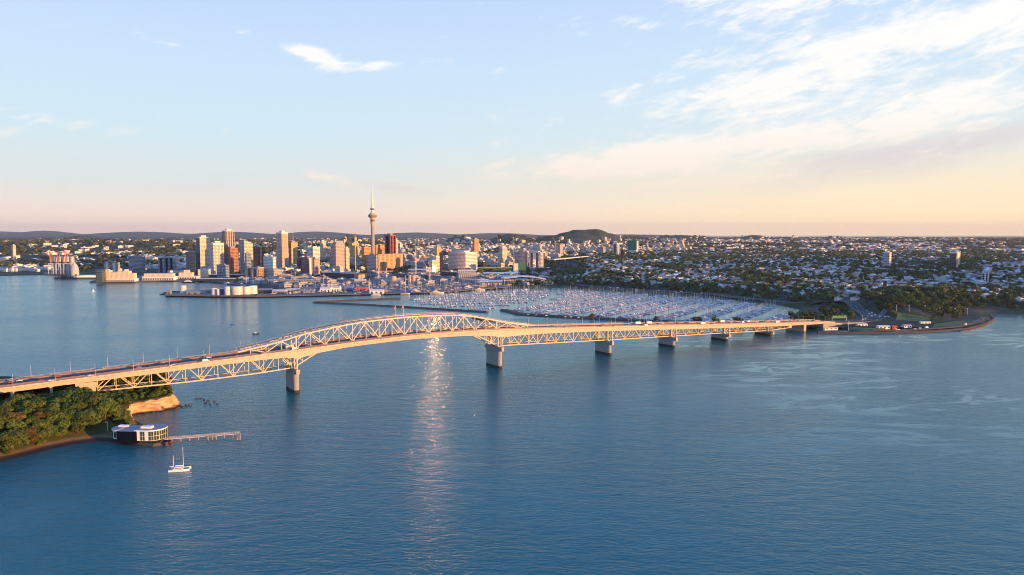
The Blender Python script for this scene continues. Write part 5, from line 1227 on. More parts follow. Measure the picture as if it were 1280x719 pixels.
tower(550, 570, 576, 341, 2450, 'navy', 'dark hall beside the zigzag fronted hall', name='quayside_building', cat='quayside building', plant=False)
tower(308, 322, 330, 335.5, 2450, 'tan', 'tan quayside apartments with dark bays left of the yacht basin', name='quayside_building', cat='quayside building', strips=3, plant=False)
tower(330, 342, 352, 337, 2450, 'grey', 'grey quayside apartments behind the yacht masts', name='quayside_building', cat='quayside building', plant=False)
tower(418, 425, 429, 333.5, 2500, 'cream', 'small peach building with a square turret behind the dark quayside building', name='quayside_building', cat='quayside building')
# glass front made to emit, standing in for sun reflected onto the water
gb = tower(536, 540, 548, 325.5, 2700, 'cream', 'small block whose glass front emits in place of the reflected evening sun', name='office_block', cat='office block', plant=False)
gm = bpy.data.materials.new('sun_reflection_emitter'); gm.use_nodes = True; gnt = NT(gm.node_tree); gb_ = gnt.n['Principled BSDF']; gb_.inputs['Emission Color'].default_value = (1.0, .38, .13, 1); gb_.inputs['Emission Strength'].default_value = 260
for zz in (12, 19, 26): MB().bx(1.5, 19, -.6, -.1, zz, zz + 5.5).build('sun_reflection_pane', gm, gb)

# needle tower
nt0 = zat(466, 300, 3000); nz0 = Hs(nt0[0], nt0[1])
nt = thing('observation_tower', 'tall needle observation tower with round pod above the city', 'observation tower', (nt0[0], nt0[1], nz0))
def ny(y): return zat(466, y, 3000)[2] - nz0
MB().lathe((0, 0, 0), [(-5, 10.5), (20, 8.5), (ny(290), 7.0), (ny(283), 7.2)], 20).build('shaft', M['conc'], nt)
for k in range(8):
    a = k * math.pi / 4; MB().beam((13.5 * math.cos(a), 13.5 * math.sin(a), -5), (7.5 * math.cos(a), 7.5 * math.sin(a), 45), 2.4, 2.4).build('buttress', M['tan'], nt)
MB().lathe((0, 0, 0), [(ny(283), 7.3), (ny(279), 9.0), (ny(277), 9.0)], 20).build('collar', M['tan'], nt)
MB().lathe((0, 0, 0), [(ny(277), 8.6), (ny(275.6), 8.8), (ny(274.6), 8.6)], 20).build('lower_ring', M['dark'], nt)
pod = MB().lathe((0, 0, 0), [(ny(274.6), 8.8), (ny(272.8), 9.5), (ny(271.6), 15.5), (ny(270.2), 17.4), (ny(268.8), 17.0), (ny(267.4), 12.5), (ny(266), 9.5)], 28).build('pod', M['tan'], nt)
MB().lathe((0, 0, 0), [(ny(270.9), 17.3), (ny(269.5), 17.75)], 28).build('pod_window', M['dark'], pod)
MB().lathe((0, 0, 0), [(ny(266), 6.8), (ny(262.5), 6.2), (ny(262), 8.2), (ny(261.2), 8.4), (ny(260.4), 8.2), (ny(260), 5.0), (ny(256.5), 4.2)], 20).build('upper_deck', M['offw'], nt)
MB().lathe((0, 0, 0), [(ny(262.4), 7.9), (ny(261.6), 8.6), (ny(260.7), 8.5)], 20).build('upper_ring', M['dark'], nt)
MB().lathe((0, 0, 0), [(ny(256.5), 3.4), (ny(249), 3.0), (ny(248.8), 2.3), (ny(239.5), 2.0), (ny(239.2), 1.1), (ny(232), .7)], 10).build('mast', M['offw'], nt)

# crowded smaller blocks of the city centre
CG = 'small blocks of the city centre'; rng = random.Random(99)
proto = {}
cl_ = {'white': ('white', 'pale mid rise block in the crowded city centre'), 'cream': ('cream', 'cream mid rise block in the crowded city centre'), 'pink': ('pink', 'pinkish mid rise block in the crowded city centre'), 'grey': ('grey', 'grey mid rise block in the crowded city centre'), 'orange': ('orange', 'orange brown mid rise block in the crowded city centre'), 'darkglass': ('darkglass', 'dark glazed mid rise block in the crowded city centre'), 'tan': ('tan', 'tan mid rise block in the crowded city centre'), 'blue': ('blue', 'bluish glazed mid rise block in the crowded city centre')}
def block_proto(st, k):
    mb = MB(); f = [(1, 1), (1.5, .8), (.8, 1.4)][k]; a, b = 20 * f[0], 20 * f[1]
    mb.bx(-a / 2, a / 2, -b / 2, b / 2, -8, 20, 0); mb.bx(-a / 2 - .3, a / 2 + .3, -b / 2 - .3, b / 2 + .3, 19.4, 20.6, 0); mb.bx(-a * .46, a * .46, -b * .46, b * .46, 20.61, 20.66, 1); mb.bx(-a * .3, a * .1, -b * .25, b * .3, 20.6, 23.2, 2)
    if k == 1: mb.bx(a * .18, a * .4, -b * .3, b * .1, 20.6, 22.2, 1)
    if k == 2: mb.bx(-a / 2 - 6, -a / 2, -b * .35, b * .3, -8, 11, 0)
    return mb.build('city_block', [FAC[st], M['roofgrey'], M['offw']])
placed = []; n_city = 0; tries = 0
while n_city < 285 and tries < 9000:
    tries += 1; u_ = rng.uniform(340, 800); Y = 2420 * (4700 / 2420) ** (rng.random() ** .8)
    if u_ > 600 and Y < 2750 + (u_ - 600) * 5.5: continue
    X = (u_ - 640) / 900 * Y
    if sdf(LAND, np.array([X]), np.array([Y]))[0] < 60: continue
    if any(abs(u_ - (a + b) / 2) < (b - a) / 2 + 3 and -40 < Y - D < 70 for a, b, D in TOWERS): continue
    sc = rng.uniform(.75, 1.5); hs = rng.uniform(.5, 1.35) * (1.55 if Y > 2750 and rng.random() < .3 else 1)
    if Y < 2650: hs = min(hs, .65)
    if Y > 3600: hs *= .8
    if any(math.hypot(X - a, Y - b) < 15 * (sc + c_) for a, b, c_ in placed): continue
    placed.append((X, Y, sc)); n_city += 1; st = rng.choices(list(cl_), [8, 6, 5, 5, 3, 3, 4, 3])[0]; k = rng.randrange(3); z = Hs(X, Y)
    if (st, k) not in proto:
        o = block_proto(st, k); tag(o, cl_[st][1], 'city block', CG); proto[(st, k)] = o; o.location = (X, Y, z); o.rotation_euler = (0, 0, R(55)); o.scale = (sc, sc, hs)
    else: dup(proto[(st, k)], (X, Y, z), R(55), (sc, sc, hs))
# second mass behind them
xf = []
g2 = np.random.default_rng(3); N = 1500; uu = g2.uniform(380, 860, N); yy = 4200 * (8500 / 4200) ** g2.uniform(0, 1, N); xx = (uu - 640) / 900 * yy; hz = H(xx, yy); clus = fbm(xx / 300, yy / 300, 51, 3)
def bt(a, b, h): mb = MB(); mb.bx(-a / 2, a / 2, -b / 2, b / 2, -8, h, 1); mb.bx(-a / 2, a / 2, -b / 2, b / 2, h + .02, h + .8, 0); mb.bx(-a * .2, a * .2, -b * .3, b * .2, h + .8, h + 3.4, 1); return mb.template()
ok = (clus > .42) & (hz < 125)
for x, y, z in zip(xx[ok], yy[ok], hz[ok]): xf.append((x, y, z, R(55), rng.uniform(.8, 1.7), rng.randrange(3), rng.choice([0, 3, 4])))
N = 1100; uu = g2.uniform(430, 720, N); yy = 2950 * (4400 / 2950) ** g2.uniform(0, 1, N); xx = (uu - 640) / 900 * yy; hz = H(xx, yy)
for x, y, z, u_ in zip(xx, yy, hz, uu):
    if (u_ > 600 and y < 2750 + (u_ - 600) * 6.5) or any(abs(u_ - (a + b) / 2) < (b - a) / 2 + 2 and -30 < y - D < 60 for a, b, D in TOWERS) or any(math.hypot(x - a, y - b) < 13 * (1 + c_) for a, b, c_ in placed): continue
    placed.append((x, y, .8)); xf.append((x, y, z, R(55), rng.uniform(.7, 1.5), rng.randrange(3), rng.choice([0, 3, 4])))
tag(join_templates('far_city_blocks', [bt(22, 18, 13), bt(16, 26, 18), bt(30, 18, 9)], xf, [M['roofwhite'], FAC['cream'], M['glass'], M['roofgrey'], FAC['pink']]), 'far blocks of the city fringe', None, None, 'stuff')
# street trees in the centre
xf = []; N = 1500; uu = g2.uniform(330, 700, N); yy = 2420 * (3900 / 2420) ** g2.uniform(0, 1, N); xx = (uu - 640) / 900 * yy; hz = H(xx, yy); ok = sdf(LAND, xx, yy) > 40
for x, y, z in zip(xx[ok], yy[ok], hz[ok]): xf.append((x, y, z - .5, rng.uniform(0, 6), rng.uniform(.7, 1.2), rng.randrange(3), -1))
tag(join_templates('street_trees', TT, xf, [M['leafdark']]), 'street trees between the city blocks', None, None, 'stuff')

# ------------------------------------------------------------------ port: cranes, silos, ship, wharf buildings, tanks
for px, lab in ((65.5, 'first and leftmost of the three raised port cranes'), (75, 'middle one of the three raised port cranes'), (84.5, 'last and rightmost of the three raised port cranes')):
    p = at(px, 342.3, 4); t = thing('port_crane', lab, 'port crane', (p[0], p[1], 4), R(0), 'port cranes on the container wharf'); k = 2600 / 900
    for x in (-9, 9):
        for y in (-9, 9): MB().beam((x, y, 0), (x * .9, y * .8, 40), 1.8, 1.8).build('leg', M['craneblue'], t)
    mb = MB()
    for x in (-9, 9): mb.beam((x * .95, -8.5, 16), (x * .95, 8.5, 16), 1.6, 1.8)
    mb.bx(-9, 9, -8, -6.4, 38.5, 41); mb.bx(-9, 9, 6.4, 8, 38.5, 41); mb.build('portal_beam', M['craneblue'], t)
    MB().bx(-4.5, 4.5, -5, 22, 41, 45).build('machinery_house', M['dark'], t)
    MB().beam((0, -8, 43), (3, -16, 84), 2.2, 2.2).build('boom', M['orange'], t)
    MB().beam((0, -2, 45), (1.5, 2, 74), 2.0, 2.0).build('mast', M['orange'], t); MB().beam((1.5, 2, 73), (3, -15, 82), .8, .8).build('stay', M['orange'], t)
def silo_group(px0, px1, yt, D, n, label, mat, name='silo'):
    gr = 'silos of the port' if D > 2600 else None
    for i in range(n):
        px = px0 + (px1 - px0) * (i + .5) / n; c = zat(px, yt, D); z0 = Hs(c[0], c[1]) - 2; r = (px1 - px0) / n / 2 * D / 900 * 1.02
        t = thing(name, label, 'silo', (c[0], c[1], z0), 0, gr); h = c[2] - z0
        MB().lathe((0, 0, 0), [(0, r), (h, r)], 18).build('wall', mat, t); MB().lathe((0, 0, 0), [(h, r * 1.02), (h + 1.2, r * 1.02), (h + 3, r * .3)], 18).build('roof', M['roofgrey'], t)
silo_group(67, 92.5, 321, 2780, 5, 'tall pale blue silo in the row behind the port cranes', principled('silo_blue', (.33, .40, .46), .6, var=.1, vscale=.03))
c = zat(93, 328, 2740); z0 = Hs(c[0], c[1]) - 2; t = thing('dome', 'white storage dome behind the rightmost port crane', 'storage dome', (c[0], c[1], z0)); h = c[2] - z0
MB().lathe((0, 0, 0), [(0, 14.5), (h * .45, 14.5), (h * .65, 12.8), (h * .85, 8.5), (h, 2)], 20).build('shell', principled('dome_white', (.42, .45, .48), .5), t)
for (px0, px1, yt, lab) in ((488.2, 495.2, 346, 'round tan silo standing alone at the left of the brown block'), (510.0, 514.5, 344.5, 'round tan silo of the pair, the left one'), (514.6, 519.2, 345, 'round tan silo of the pair, the right one')):
    c = zat((px0 + px1) / 2, yt, 2180); r = (px1 - px0) / 2 * 2180 / 900; t = thing('silo', lab, 'silo', (c[0], c[1], 1)); h = c[2] - 1
    MB().lathe((0, 0, 0), [(0, r), (h, r)], 22).build('wall', M['tan'], t); MB().lathe((0, 0, 0), [(h, r * 1.03), (h + 1.5, r * 1.03), (h + 2, r * .8)], 22).build('roof', M['tan'], t)
# ship at the container wharf
p = at(96, 348.6); t = thing('cargo_ship', 'long dark hulled ship with white canopy moored by the port cranes', 'ship', (p[0], p[1], 0), R(4)); L = 150
mb = MB(); secs = []
for f in (0, .04, .15, .5, .85, .95, 1):
    wd = 20 * (.35 if f == 0 else .75 if f == .04 else 1 if f < .86 else .7 if f < .97 else .1); x = -L / 2 + L * (1 - f); secs.append([(x, -wd / 2, 5.0), (x, -wd * .45, -2), (x, wd * .45, -2), (x, wd / 2, 5.0)])
mb.strip(secs, 0, close=True, caps=True); mb.build('hull', M['quay'], t)
mb = MB(); mb.strip([[(x, -9, 5.1), (x, -8.5, 5.1 + h_), (x, 8.5, 5.1 + h_), (x, 9, 5.1)] for x, h_ in ((-8, 1), (5, 5.5), (35, 8), (62, 7), (72, 2))], 0, close=True, caps=True); mb.build('canopy', M['white'], t)
MB().bx(-50, -36, -7, 7, 5.1, 13).build('deckhouse', M['dark'], t); MB().bx(-30, -12, -6, 6, 5.1, 8).build('hatch', M['redrock'], t); MB().tube((-43, 0, 13), (-43, 0, 24), .5, .3, 6).build('mast', M['craneblue'], t)
# wharf hotel, glass pavilion and long sheds
def wharf_building(px0, px1, py, z1, label, dep, wall, name, roofm='roofwhite', arches=0, upper=None, cat=None):
    a, b = at(px0, py, 3.6), at(px1, py, 3.6); Lw = float(np.hypot(*(b - a)[:2])); an = math.atan2(b[1] - a[1], b[0] - a[0]); t = thing(name, label, cat or name.replace('_', ' '), (a[0], a[1], 3.6), an)
    MB().bx(0, Lw, 0, dep, 0, z1).build('wall', wall, t); MB().bx(-.6, Lw + .6, -.6, dep + .6, z1, z1 + .8).build('roof', M[roofm], t)
    for i in range(arches): x = Lw * (i + .5) / arches; MB().bx(x - Lw / arches * .26, x + Lw / arches * .26, -.25, -.02, .4, z1 * .62).build('bay', M['dark'], t)
    return t, Lw
hotelw = facade('hotel_wall', (.80, .70, .50), (.16, .13, .10), 3.2, 4.0, .4, .5)
t, Lw = wharf_building(129, 168, 352.2, 9, 'long stepped wharf hotel glowing yellow in the low sun', 26, M['offw'], 'wharf_hotel', arches=16, cat='hotel')
for i, (f0, f1, h0, h1, y0) in enumerate(((0.0, .20, 9.8, 36, 3), (.20, .42, 9.8, 30, 4), (.42, .62, 9.8, 33, 4), (.62, .80, 9.8, 34, 4), (.80, .96, 9.8, 27, 5))): MB().bx(Lw * f0 + .3, Lw * f1, y0, 24, h0, h1).build('upper_block', hotelw, t)
for f in (.1, .5, .7): MB().bx(Lw * f - 5, Lw * f + 5, 7, 16, 36.05 if f < .2 else 34.1, 39).build('roof_plant', M['offw'], t)
t, Lw = wharf_building(120, 127.6, 352.8, 38, 'teal glass pavilion at the seaward end of the wharf hotel', 22, FAC['tealglass'], 'glass_pavilion', 'roofgrey', cat='pavilion')
t, Lw = wharf_building(178, 217, 350.6, 12, 'long white arcaded shed with warm upper floor on the wharf', 30, M['white'], 'wharf_shed', arches=18, cat='shed')
MB().bx(3, Lw - 6, 4, 26, 12.8, 22).build('upper_floor', hotelw, t)
t, Lw = wharf_building(221, 246, 349.2, 10, 'cream ferry building with stepped roof on the quay', 28, M['offw'], 'ferry_building', arches=8, cat='ferry building')
MB().bx(4, Lw * .72, 6, 24, 10.8, 22).build('upper_floor', hotelw, t); MB().bx(Lw * .3, Lw * .55, 8, 20, 22.05, 31).build('turret', hotelw, t)
t, Lw = wharf_building(247.5, 260, 346.6, 27, 'cream box building with one sunny end on the quay', 30, hotelw, 'quay_house', cat='quay building')
t, Lw = wharf_building(245, 290, 351.4, 7, 'low wide roof of the fish market sheds on the quay', 40, M['dark'], 'market_shed', 'roofwhite', cat='shed')
t, Lw = wharf_building(262, 300, 347.0, 9, 'second low pale roof behind the market sheds', 44, M['dark'], 'market_hall', 'roofwhite', cat='shed')
t, Lw = wharf_building(335, 398, 356.6, 15, 'long pale blue quayside terrace with many bays', 22, FAC['blue'], 'quayside_terrace', 'roofwhite', arches=14, cat='terrace')
# tank farm
TKG = 'storage tanks of the tank farm'
def tank(px, w_, yb, yt, label, mat='white'):
    c = at(px, yb, 3.6); D = c[1]; r = w_ / 2 * D / 900; h = zat(px, yt, D)[2] - 3.0; t = thing('storage_tank', label, 'storage tank', (c[0], c[1] + r, 3.0), 0, TKG)
    MB().lathe((0, 0, 0), [(0, r), (h, r)], 26).build('wall', M['tank'] if mat == 'white' else M[mat], t); MB().lathe((0, 0, 0), [(h, r * 1.01), (h + .4, r * 1.01), (h + 1.4, r * .1)], 26).build('roof', M['roofwhite'], t)
    MB().bx(-r * .2, r * .2, -r - .5, -r + .2, 0, 1.2).build('valve_house', M['conc'], t)
tank(227.5, 7.5, 367.6, 357.5, 'bright pinkish tank nearest the seaward tip of the tank farm'); tank(266.5, 7, 369, 360.8, 'small white tank left of the slim pair'); tank(272, 3, 369.2, 361.8, 'slimmest white tank of the tank farm'); tank(283, 6.6, 369.4, 359, 'tall white tank left of the two widest tanks')
tank(294, 14.2, 368.8, 358.8, 'widest white tank of the tank farm'); tank(307, 9, 368.4, 358.8, 'pale peach tank right of the widest tank', 'offw'); tank(314.5, 10.5, 367.8, 357.8, 'rounded peach tank at the right end of the tank farm', 'offw'); tank(276.5, 4.4, 368.6, 361.5, 'dark blue tank between the white tanks', 'blue')
def shed(px0, px1, yb, yt, dep, label, wall, roofk, name='shed', rz=None):
    a, b = at(px0, yb, 3.4), at(px1, yb, 3.4); Lw = float(np.hypot(*(b - a)[:2])); h = max(3.5, zat(px0, yt, a[1])[2] - 3.4); t = thing(name, label, 'shed', (a[0], a[1], 3.0), math.atan2(b[1] - a[1], b[0] - a[0]))
    MB().bx(0, Lw, 0, dep, -1, h * .75).build('wall', M[wall], t); mb = MB(); e = h * .75
    mb.add([(-.5, -.6, e), (Lw + .5, -.6, e), (Lw + .5, dep + .6, e), (-.5, dep + .6, e), (-.5, dep / 2, h + 1), (Lw + .5, dep / 2, h + 1)], [(0, 1, 5, 4), (2, 3, 4, 5), (0, 4, 3), (1, 2, 5), (3, 2, 1, 0)]); mb.build('roof', M[roofk], t)
    for i in range(3): MB().bx(Lw * (i + .3) / 3, Lw * (i + .7) / 3, -.15, -.02, -1, e * .7).build('shed_door', M['dark'], t)
shed(208, 213, 368.2, 362.5, 9, 'small grey hut at the seaward tip of the tank farm', 'roofgrey', 'roofgrey'); shed(233, 255, 368.2, 363.5, 20, 'low grey shed between the first tank and the white tanks', 'roofgrey', 'roofgrey'); shed(322, 338, 367, 361.2, 22, 'dark roofed shed right of the tank farm', 'dark', 'roofgrey'); shed(340, 356, 367.6, 362.6, 22, 'white roofed shed with open front right of the tank farm', 'conc', 'roofwhite')
shed(358, 372, 366.2, 361, 24, 'pale blue roofed boat shed in the boatyard', 'conc', 'roofwhite'); shed(374, 392, 366.6, 361.6, 20, 'grey boat shed in the boatyard', 'roofgrey', 'roofgrey'); shed(400, 413, 366, 359, 24, 'tall white boat shed in the boatyard', 'white', 'roofwhite'); shed(414, 424, 365.4, 358, 24, 'white gabled boat shed beside the tall one', 'white', 'roofwhite'); shed(430, 440, 364.6, 358, 24, 'blue roofed shed left of the white marquee', 'blue', 'roofgrey'); shed(444, 458, 364.0, 359, 18, 'reddish shed behind the moored yachts', 'red', 'roofgrey')
shed(462, 479, 367.2, 362, 16, 'white marquee with two round gables at the water edge', 'white', 'roofwhite', 'marquee')
# superyachts along the quay
SG = 'large motor yachts along the quay'
def superyacht(px, py, L, label, rz=0, hullm='white'):
    p = at(px, py); t = thing('motor_yacht', label, 'motor yacht', (p[0], p[1], 0), rz, SG); hull_mb(L, L * .19, 0, -.8, L * .065).build('hull', M[hullm], t); b = L * .065
    for i, (l_, w_, x) in enumerate(((.62, .15, -.05), (.44, .13, -.07), (.26, .10, -.08))):
        h = L * .05; s = MB().box((L * x, 0, b + h * (i + .5)), (L * l_, L * w_, h), 0, 0, .9).build('superstructure', M['white'], t); MB().box((L * x, 0, b + h * (i + .55)), (L * l_ * .93, L * w_ + .12, h * .35), 0, 0, .97).build('window', M['glass'], s)
    MB().tube((-L * .08, 0, b + L * .15), (-L * .1, 0, b + L * .26), .25, .12, 6).build('mast', M['white'], t)
superyacht(521, 366.5, 44, 'largest white motor yacht moored by the round silos', R(8)); superyacht(546, 367.0, 38, 'white motor yacht with long bow right of the largest one', R(14)); superyacht(535, 366.2, 30, 'dark hulled motor yacht between the two white ones', R(30), 'navy'); superyacht(587, 361.5, 46, 'white motor yacht in front of the zigzag fronted hall', R(5)); superyacht(600, 363, 30, 'smaller motor yacht right of the one by the zigzag hall', R(20)); superyacht(566, 364.2, 26, 'small motor yacht at the quay left of the zigzag hall', R(-10)); superyacht(445, 368.8, 24, 'blue hulled motor yacht by the red shed', R(4), 'blue'); superyacht(470, 369.4, 26, 'white motor yacht in front of the white marquee', R(2))
superyacht(236, 353.4, 40, 'ferry like white vessel with dark hull beside the ferry building', R(6), 'navy'); superyacht(285, 355.6, 32, 'white vessel moored off the market sheds', R(-20)); superyacht(303, 356.4, 26, 'grey blue vessel moored at the mouth of the inner basin', R(-10), 'blue')
# tall masts
def tall_mast(px, yb, yt, label):
    c = at(px, yb, 0); h = zat(px, yt, c[1])[2]; t = thing('racing_yacht', label, 'racing yacht', (c[0], c[1], 0), R(15), 'tall masted yachts'); hull_mb(24, 5.5, 0, -.6, 1.6).build('hull', M['white'], t); MB().tube((1, 0, 1), (1, 0, h), .45, .3, 6).build('mast', M['offw'], t); MB().beam((1, 0, 3), (-9, 0, 3), .5, .6).build('boom', M['white'], t)
for px, yb, yt, lab in ((506.5, 367.6, 344, 'tallest masted white yacht at the quay between the silos'), (461.5, 367, 347.5, 'tall masted yacht behind the white marquee'), (307.5, 357.4, 337.5, 'tall masted yacht at the left of the inner basin'), (316, 357.8, 339.5, 'second tall masted yacht of the inner basin'), (364, 358, 338, 'tall masted yacht in front of the pale blue terrace'), (369, 358.2, 340, 'slightly shorter masted yacht in front of the pale blue terrace'), (404, 360, 342, 'tall masted yacht left of the dark quayside building')): tall_mast(px, yb, yt, lab)
# pavilions and halls right of the basin
c0 = at(573, 352.5, 4); D = c0[1]; t = thing('exhibition_hall', 'dark hall with white zigzag lattice front by the water', 'hall', (c0[0], D, 3.4), R(4)); wv = 22 * D / 900; h = zat(573, 338.5, D)[2] - 3.4
MB().bx(0, wv, 0, 40, 0, h).build('wall', M['roofgrey'], t); MB().bx(-1, wv + 1, -1, 41, h, h + 1.2).build('roof', M['roofwhite'], t)
for i in range(9):
    a, b = wv * i / 9, wv * (i + 1) / 9
    MB().beam((a, -.6, 4), (b, -.6, h - 2), 1.0, .8).build('lattice_bar', M['offw'], t); MB().beam((a, -.9, h - 2), (b, -.9, 4), 1.0, .8).build('lattice_bar', M['white'], t)
def pavilion(px0, px1, yb, yt, label, curved, name='pavilion', posts=0):
    a = at(px0, yb, 4); D = a[1]; wv = (px1 - px0) * D / 900; h = zat(px0, yt, D)[2] - 3.4; t = thing(name, label, 'pavilion', (a[0], D, 3.4), R(3)); dep = 38
    MB().bx(1, wv - 1, 1, dep, -1, h * .6).build('wall', FAC['grey'], t); mb = MB(); secs = []
    for f in np.linspace(0, 1, 13): z = h * (.62 + (.38 * math.sin(math.pi * min(1, .15 + f * .85)) if curved else .3)); secs.append([(wv * f, -2, z), (wv * f, dep + 2, z + 1), (wv * f, dep + 2, z), (wv * f, -2, z - 1.0)])
    mb.strip(secs, 0, close=True, caps=True); mb.build('roof', M['roofwhite'], t)
    for i in range(posts): x = wv * (i + .5) / posts; MB().bx(x - .8, x + .8, -1.6, -.2, -1, h * .6).build('post', M['white'], t)
pavilion(627, 683, 355.5, 345.5, 'long events pavilion with curved white roof by the marina', True, posts=8); pavilion(604, 648, 350.5, 340.5, 'frame fronted white hall behind the curved pavilion', False, 'pavilion', 6); pavilion(600, 628, 357.5, 351, 'flat roofed white clubhouse on the quay left of the curved pavilion', False, posts=4)
pavilion(663, 688, 341, 334.5, 'flat white warehouse roof beyond the dark tree belt', False, 'warehouse', 0); pavilion(588, 640, 340.8, 334.5, 'grey warehouse roof above the zigzag hall', False, 'warehouse', 0); pavilion(510, 545, 345.5, 336.5, 'teal roofed warehouse behind the maroon quayside building', False, 'warehouse', 0)
c0 = zat(649, 328.5, 2700); t = thing('scaffolded_block', 'small block wrapped in green sheeting above the tree belt', 'building', (c0[0], c0[1], Hs(c0[0], c0[1]) - 3), R(6)); h = c0[2] - Hs(c0[0], c0[1]) + 3
MB().bx(0, 24, 0, 22, 0, h).build('wall', M['conc'], t); MB().bx(-.5, 24.5, -.6, -.1, h * .25, h + 1).build('green_sheet', M['mesh_green'], t); MB().bx(-20, -.1, 2, 22, 0, h - 3).build('annex', M['offw'], t)
# tower cranes
def tower_crane(px, yb, yt, D, jx, jy, label, back=None):
    c = zat(px, yt, D); z0 = Hs(c[0], c[1]); h = c[2] - z0; t = thing('tower_crane', label, 'tower crane', (c[0], c[1], z0), 0, 'tower cranes over the city'); mb = MB()
    for i, j in ((-1, -1), (1, -1), (1, 1), (-1, 1)): mb.beam((i * 1.1, j * 1.1, 0), (i * 1.1, j * 1.1, h), .6, .6)
    n = int(h / 5)
    for k in range(n):
        s = 1 if k % 2 else -1; mb.beam((-1.1 * s, -1.1, h * k / n), (1.1 * s, -1.1, h * (k + 1) / n), .35, .35); mb.beam((1.1, -1.1 * s, h * k / n), (1.1, 1.1 * s, h * (k + 1) / n), .35, .35)
    mb.build('mast', M['offw'], t); j = zat(jx, jy, D); jl = Vector((j[0] - c[0], 0, j[2] - c[2])); mb = MB()
    for y in (-.9, .9): mb.beam((0, y, h), tuple(jl + Vector((0, y * .3, h))), .7, .7)
    mb.beam((0, 0, h + 1.6), tuple(jl + Vector((0, 0, h + .6))), .6, .6); mb.build('jib', M['orange'], t)
    MB().bx(-1.4, 1.4, -1.6, 1.6, h - .5, h + 2.2).build('cab', M['white'], t); b = -jl.normalized() * 12; MB().beam((0, 0, h + .8), (b.x, 0, h + .8 + max(b.z, 0) * .3), 1.2, 1.2).build('counter_jib', M['orange'], t); MB().bx(b.x - 1.6, b.x + 1.6, -1.2, 1.2, h - 1.4, h + 1.6).build('counterweight', M['conc'], t)
tower_crane(444, 326, 300, 2700, 444.6, 289, 'white crane with near vertical jib left of the needle tower'); tower_crane(519.8, 337, 327, 2500, 513.5, 316, 'crane with raised orange jib leaning left, left of the pair'); tower_crane(537.3, 357, 339.5, 2300, 527.5, 325, 'crane with raised orange jib leaning left over the quay'); tower_crane(519.8, 326, 308, 2900, 519.2, 301, 'crane with white upright mast right of the red tower'); tower_crane(532.8, 327, 314, 2900, 529, 301.5, 'crane with slim leaning jib right of the upright one'); tower_crane(641.5, 303, 297, 3600, 641.2, 288.5, 'lone crane standing on the skyline left of the volcanic hill'); tower_crane(694, 303, 302, 3500, 690.5, 296.5, 'crane with leaning jib in front of the volcanic hill')
# orange gantry beam on the waterfront
c0 = zat(465, 338.5, 2350); t = thing('gantry', 'long orange gantry beam on two white masts behind the dark quayside building', 'gantry', (c0[0], c0[1], Hs(c0[0], c0[1])), R(2)); h = c0[2] - Hs(c0[0], c0[1])
MB().bx(0, 68, -1.4, 1.4, h - 3, h).build('beam', M['orange'], t)
for x in (22, 48): MB().bx(x - 1, x + 1, -2.4, -1.41, 0, h + 9).build('mast', M['offw'], t)
# buildings on the point by the bridge end
def hut(px, py, w_, d_, h, label, roofk, wall='white'):
    c = at(px, py, 4); t = thing('boat_club', label, 'club building', (c[0], c[1], Hs(c[0], c[1]) - .3), R(5)); MB().bx(-w_ / 2, w_ / 2, -d_ / 2, d_ / 2, -1, h).build('wall', M[wall], t)
    mb = MB(); W, D_ = w_ / 2 + .6, d_ / 2 + .6; mb.add([(-W, -D_, h), (W, -D_, h), (W, D_, h), (-W, D_, h), (-W, 0, h + d_ * .22), (W, 0, h + d_ * .22)], [(0, 1, 5, 4), (2, 3, 4, 5), (0, 4, 3), (1, 2, 5), (3, 2, 1, 0)]); mb.build('roof', M[roofk], t)
    for i in range(3): MB().bx(-w_ / 2 + w_ * (i + .3) / 3, -w_ / 2 + w_ * (i + .75) / 3, -d_ / 2 - .12, -d_ / 2 - .01, .6, h * .8).build('window', M['glass'], t)
hut(1104, 410.0, 20, 9, 3.2, 'low white boat club with pale roof on the far sea wall', 'roofwhite'); hut(1117, 410.2, 8, 7, 3.6, 'bright red shed beside the white boat club', 'red', 'red'); hut(1133, 408.5, 13, 9, 3.0, 'grey roofed house with white gable by the far sea wall', 'roofgrey'); hut(1077, 407, 17, 7, 2.8, 'flat pale toll building near the bridge end', 'roofwhite'); hut(1038, 411.3, 22, 6, 2.6, 'pale long shed under the last span of the bridge', 'roofwhite'); hut(1156, 404, 18, 6, 2.5, 'low white pavilion beside the sports lawn', 'roofwhite')
# lamp posts of the point
sl = None
for px, py, z in [(1060.5, 412, 15), (1077.5, 404, 13), (1120, 396, 12), (1136, 397, 12), (1156, 396, 12), (1174.5, 395.5, 12), (1193.5, 394, 12), (1209, 393, 12), (988, 392, 12), (1010, 380, 11), (960, 379, 11)]:
    p = at(px, py, 4)
    if sl is None:
        sl = thing('street_lamp', 'pale lamp post standing on the far point by the bridge end', 'lamp post', (p[0], p[1], Hs(p[0], p[1])), 0, 'lamp posts of the far shore'); MB().tube((0, 0, -1), (0, 0, 13), .28, .16, 6).build('post', M['offw'], sl); MB().bx(-1.4, 1.4, -.2, .2, 12.8, 13.2).build('lamp_head', M['white'], sl)
    else: dup(sl, (p[0], p[1], Hs(p[0], p[1])), 0, z / 13)

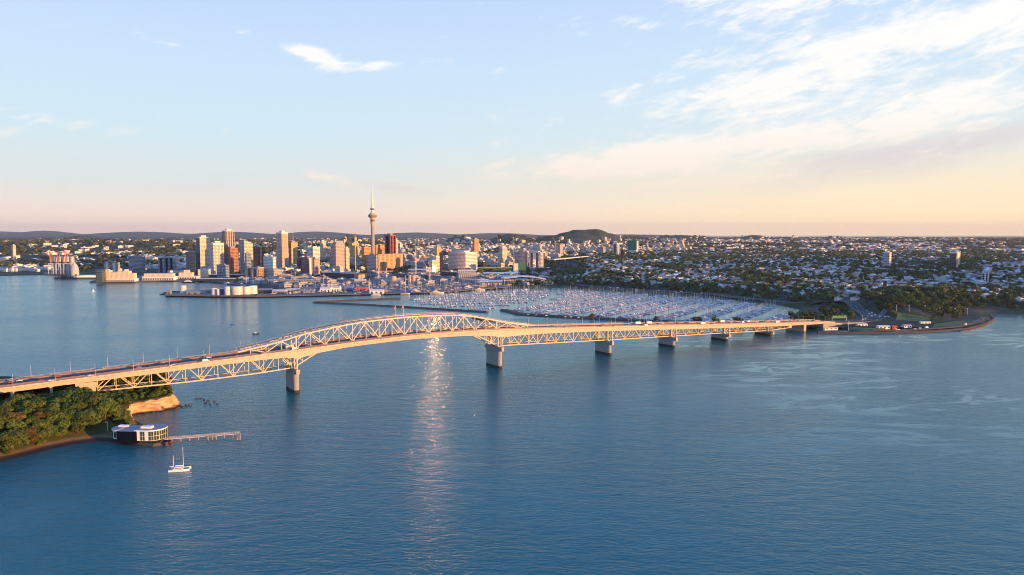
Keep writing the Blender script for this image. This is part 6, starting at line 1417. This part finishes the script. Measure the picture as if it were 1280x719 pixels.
# ------------------------------------------------------------------ paved boatyards of the quarter and what stands on them
def paved(px, label):
    pts = [at(a, b, 3.6)[:2] for a, b in px]; tag(MB().prism([tuple(p) for p in pts], 3.0, 3.95).build('yard', M['deckc']), label, None, None, 'structure')
paved([(318, 370.6), (420, 368.6), (480, 367), (545, 365.6), (640, 358.6), (640, 354), (560, 352), (440, 354), (330, 362.6)], 'paved boatyards and quays of the waterfront quarter')
paved([(206, 369.2), (262, 370.2), (320, 370.6), (316, 363.8), (250, 365.2), (208, 366)], 'paved ground of the tank farm')
xf = []; g3 = np.random.default_rng(12)
YARD = [tuple(at(*p, 3.6)[:2]) for p in [(336, 368.8), (420, 367.6), (480, 366), (545, 364.6), (640, 358), (640, 356), (560, 356), (440, 357), (350, 362.6)]]
yx = np.array(YARD)
while len(xf) < 330:
    x, y = g3.uniform(yx[:, 0].min(), yx[:, 0].max()), g3.uniform(yx[:, 1].min(), yx[:, 1].max())
    if sdf(YARD, np.array([x]), np.array([y]))[0] < 4: continue
    xf.append((x, y, 5.2, g3.uniform(0, 6.28), g3.uniform(.7, 1.3), int(g3.integers(0, 4)), -1))
tag(join_templates('hauled_out_boats', [b[0].template() for b in BT], xf, bm_), 'mass of hauled out boats in the paved boatyards', None, None, 'stuff')
xf = []
for k in range(520):
    u_ = g3.uniform(300, 690); Y = g3.uniform(2080, 2700); X = (u_ - 640) / 900 * Y
    if sdf(LAND, np.array([X]), np.array([Y]))[0] < 35 or sdf(YARD, np.array([X]), np.array([Y]))[0] > -6: continue
    if any(abs(u_ - (a + b) / 2) < (b - a) / 2 + 2 and -25 < Y - D < 50 for a, b, D in TOWERS): continue
    xf.append((X, Y, max(3.6, Hs(X, Y)), R(55) if k % 3 else R(10), g3.uniform(.5, 1.25), int(g3.integers(0, 3)), [0, 0, 3, 5, 4][k % 5]))
tag(join_templates('quarter_sheds', [bt(24, 18, 8), bt(16, 34, 7), bt(30, 16, 11)], xf, [M['roofwhite'], FAC['grey'], M['glass'], M['roofgrey'], FAC['maroon'], FAC['blue']]), 'low sheds and workshops crowding the waterfront quarter', None, None, 'stuff')
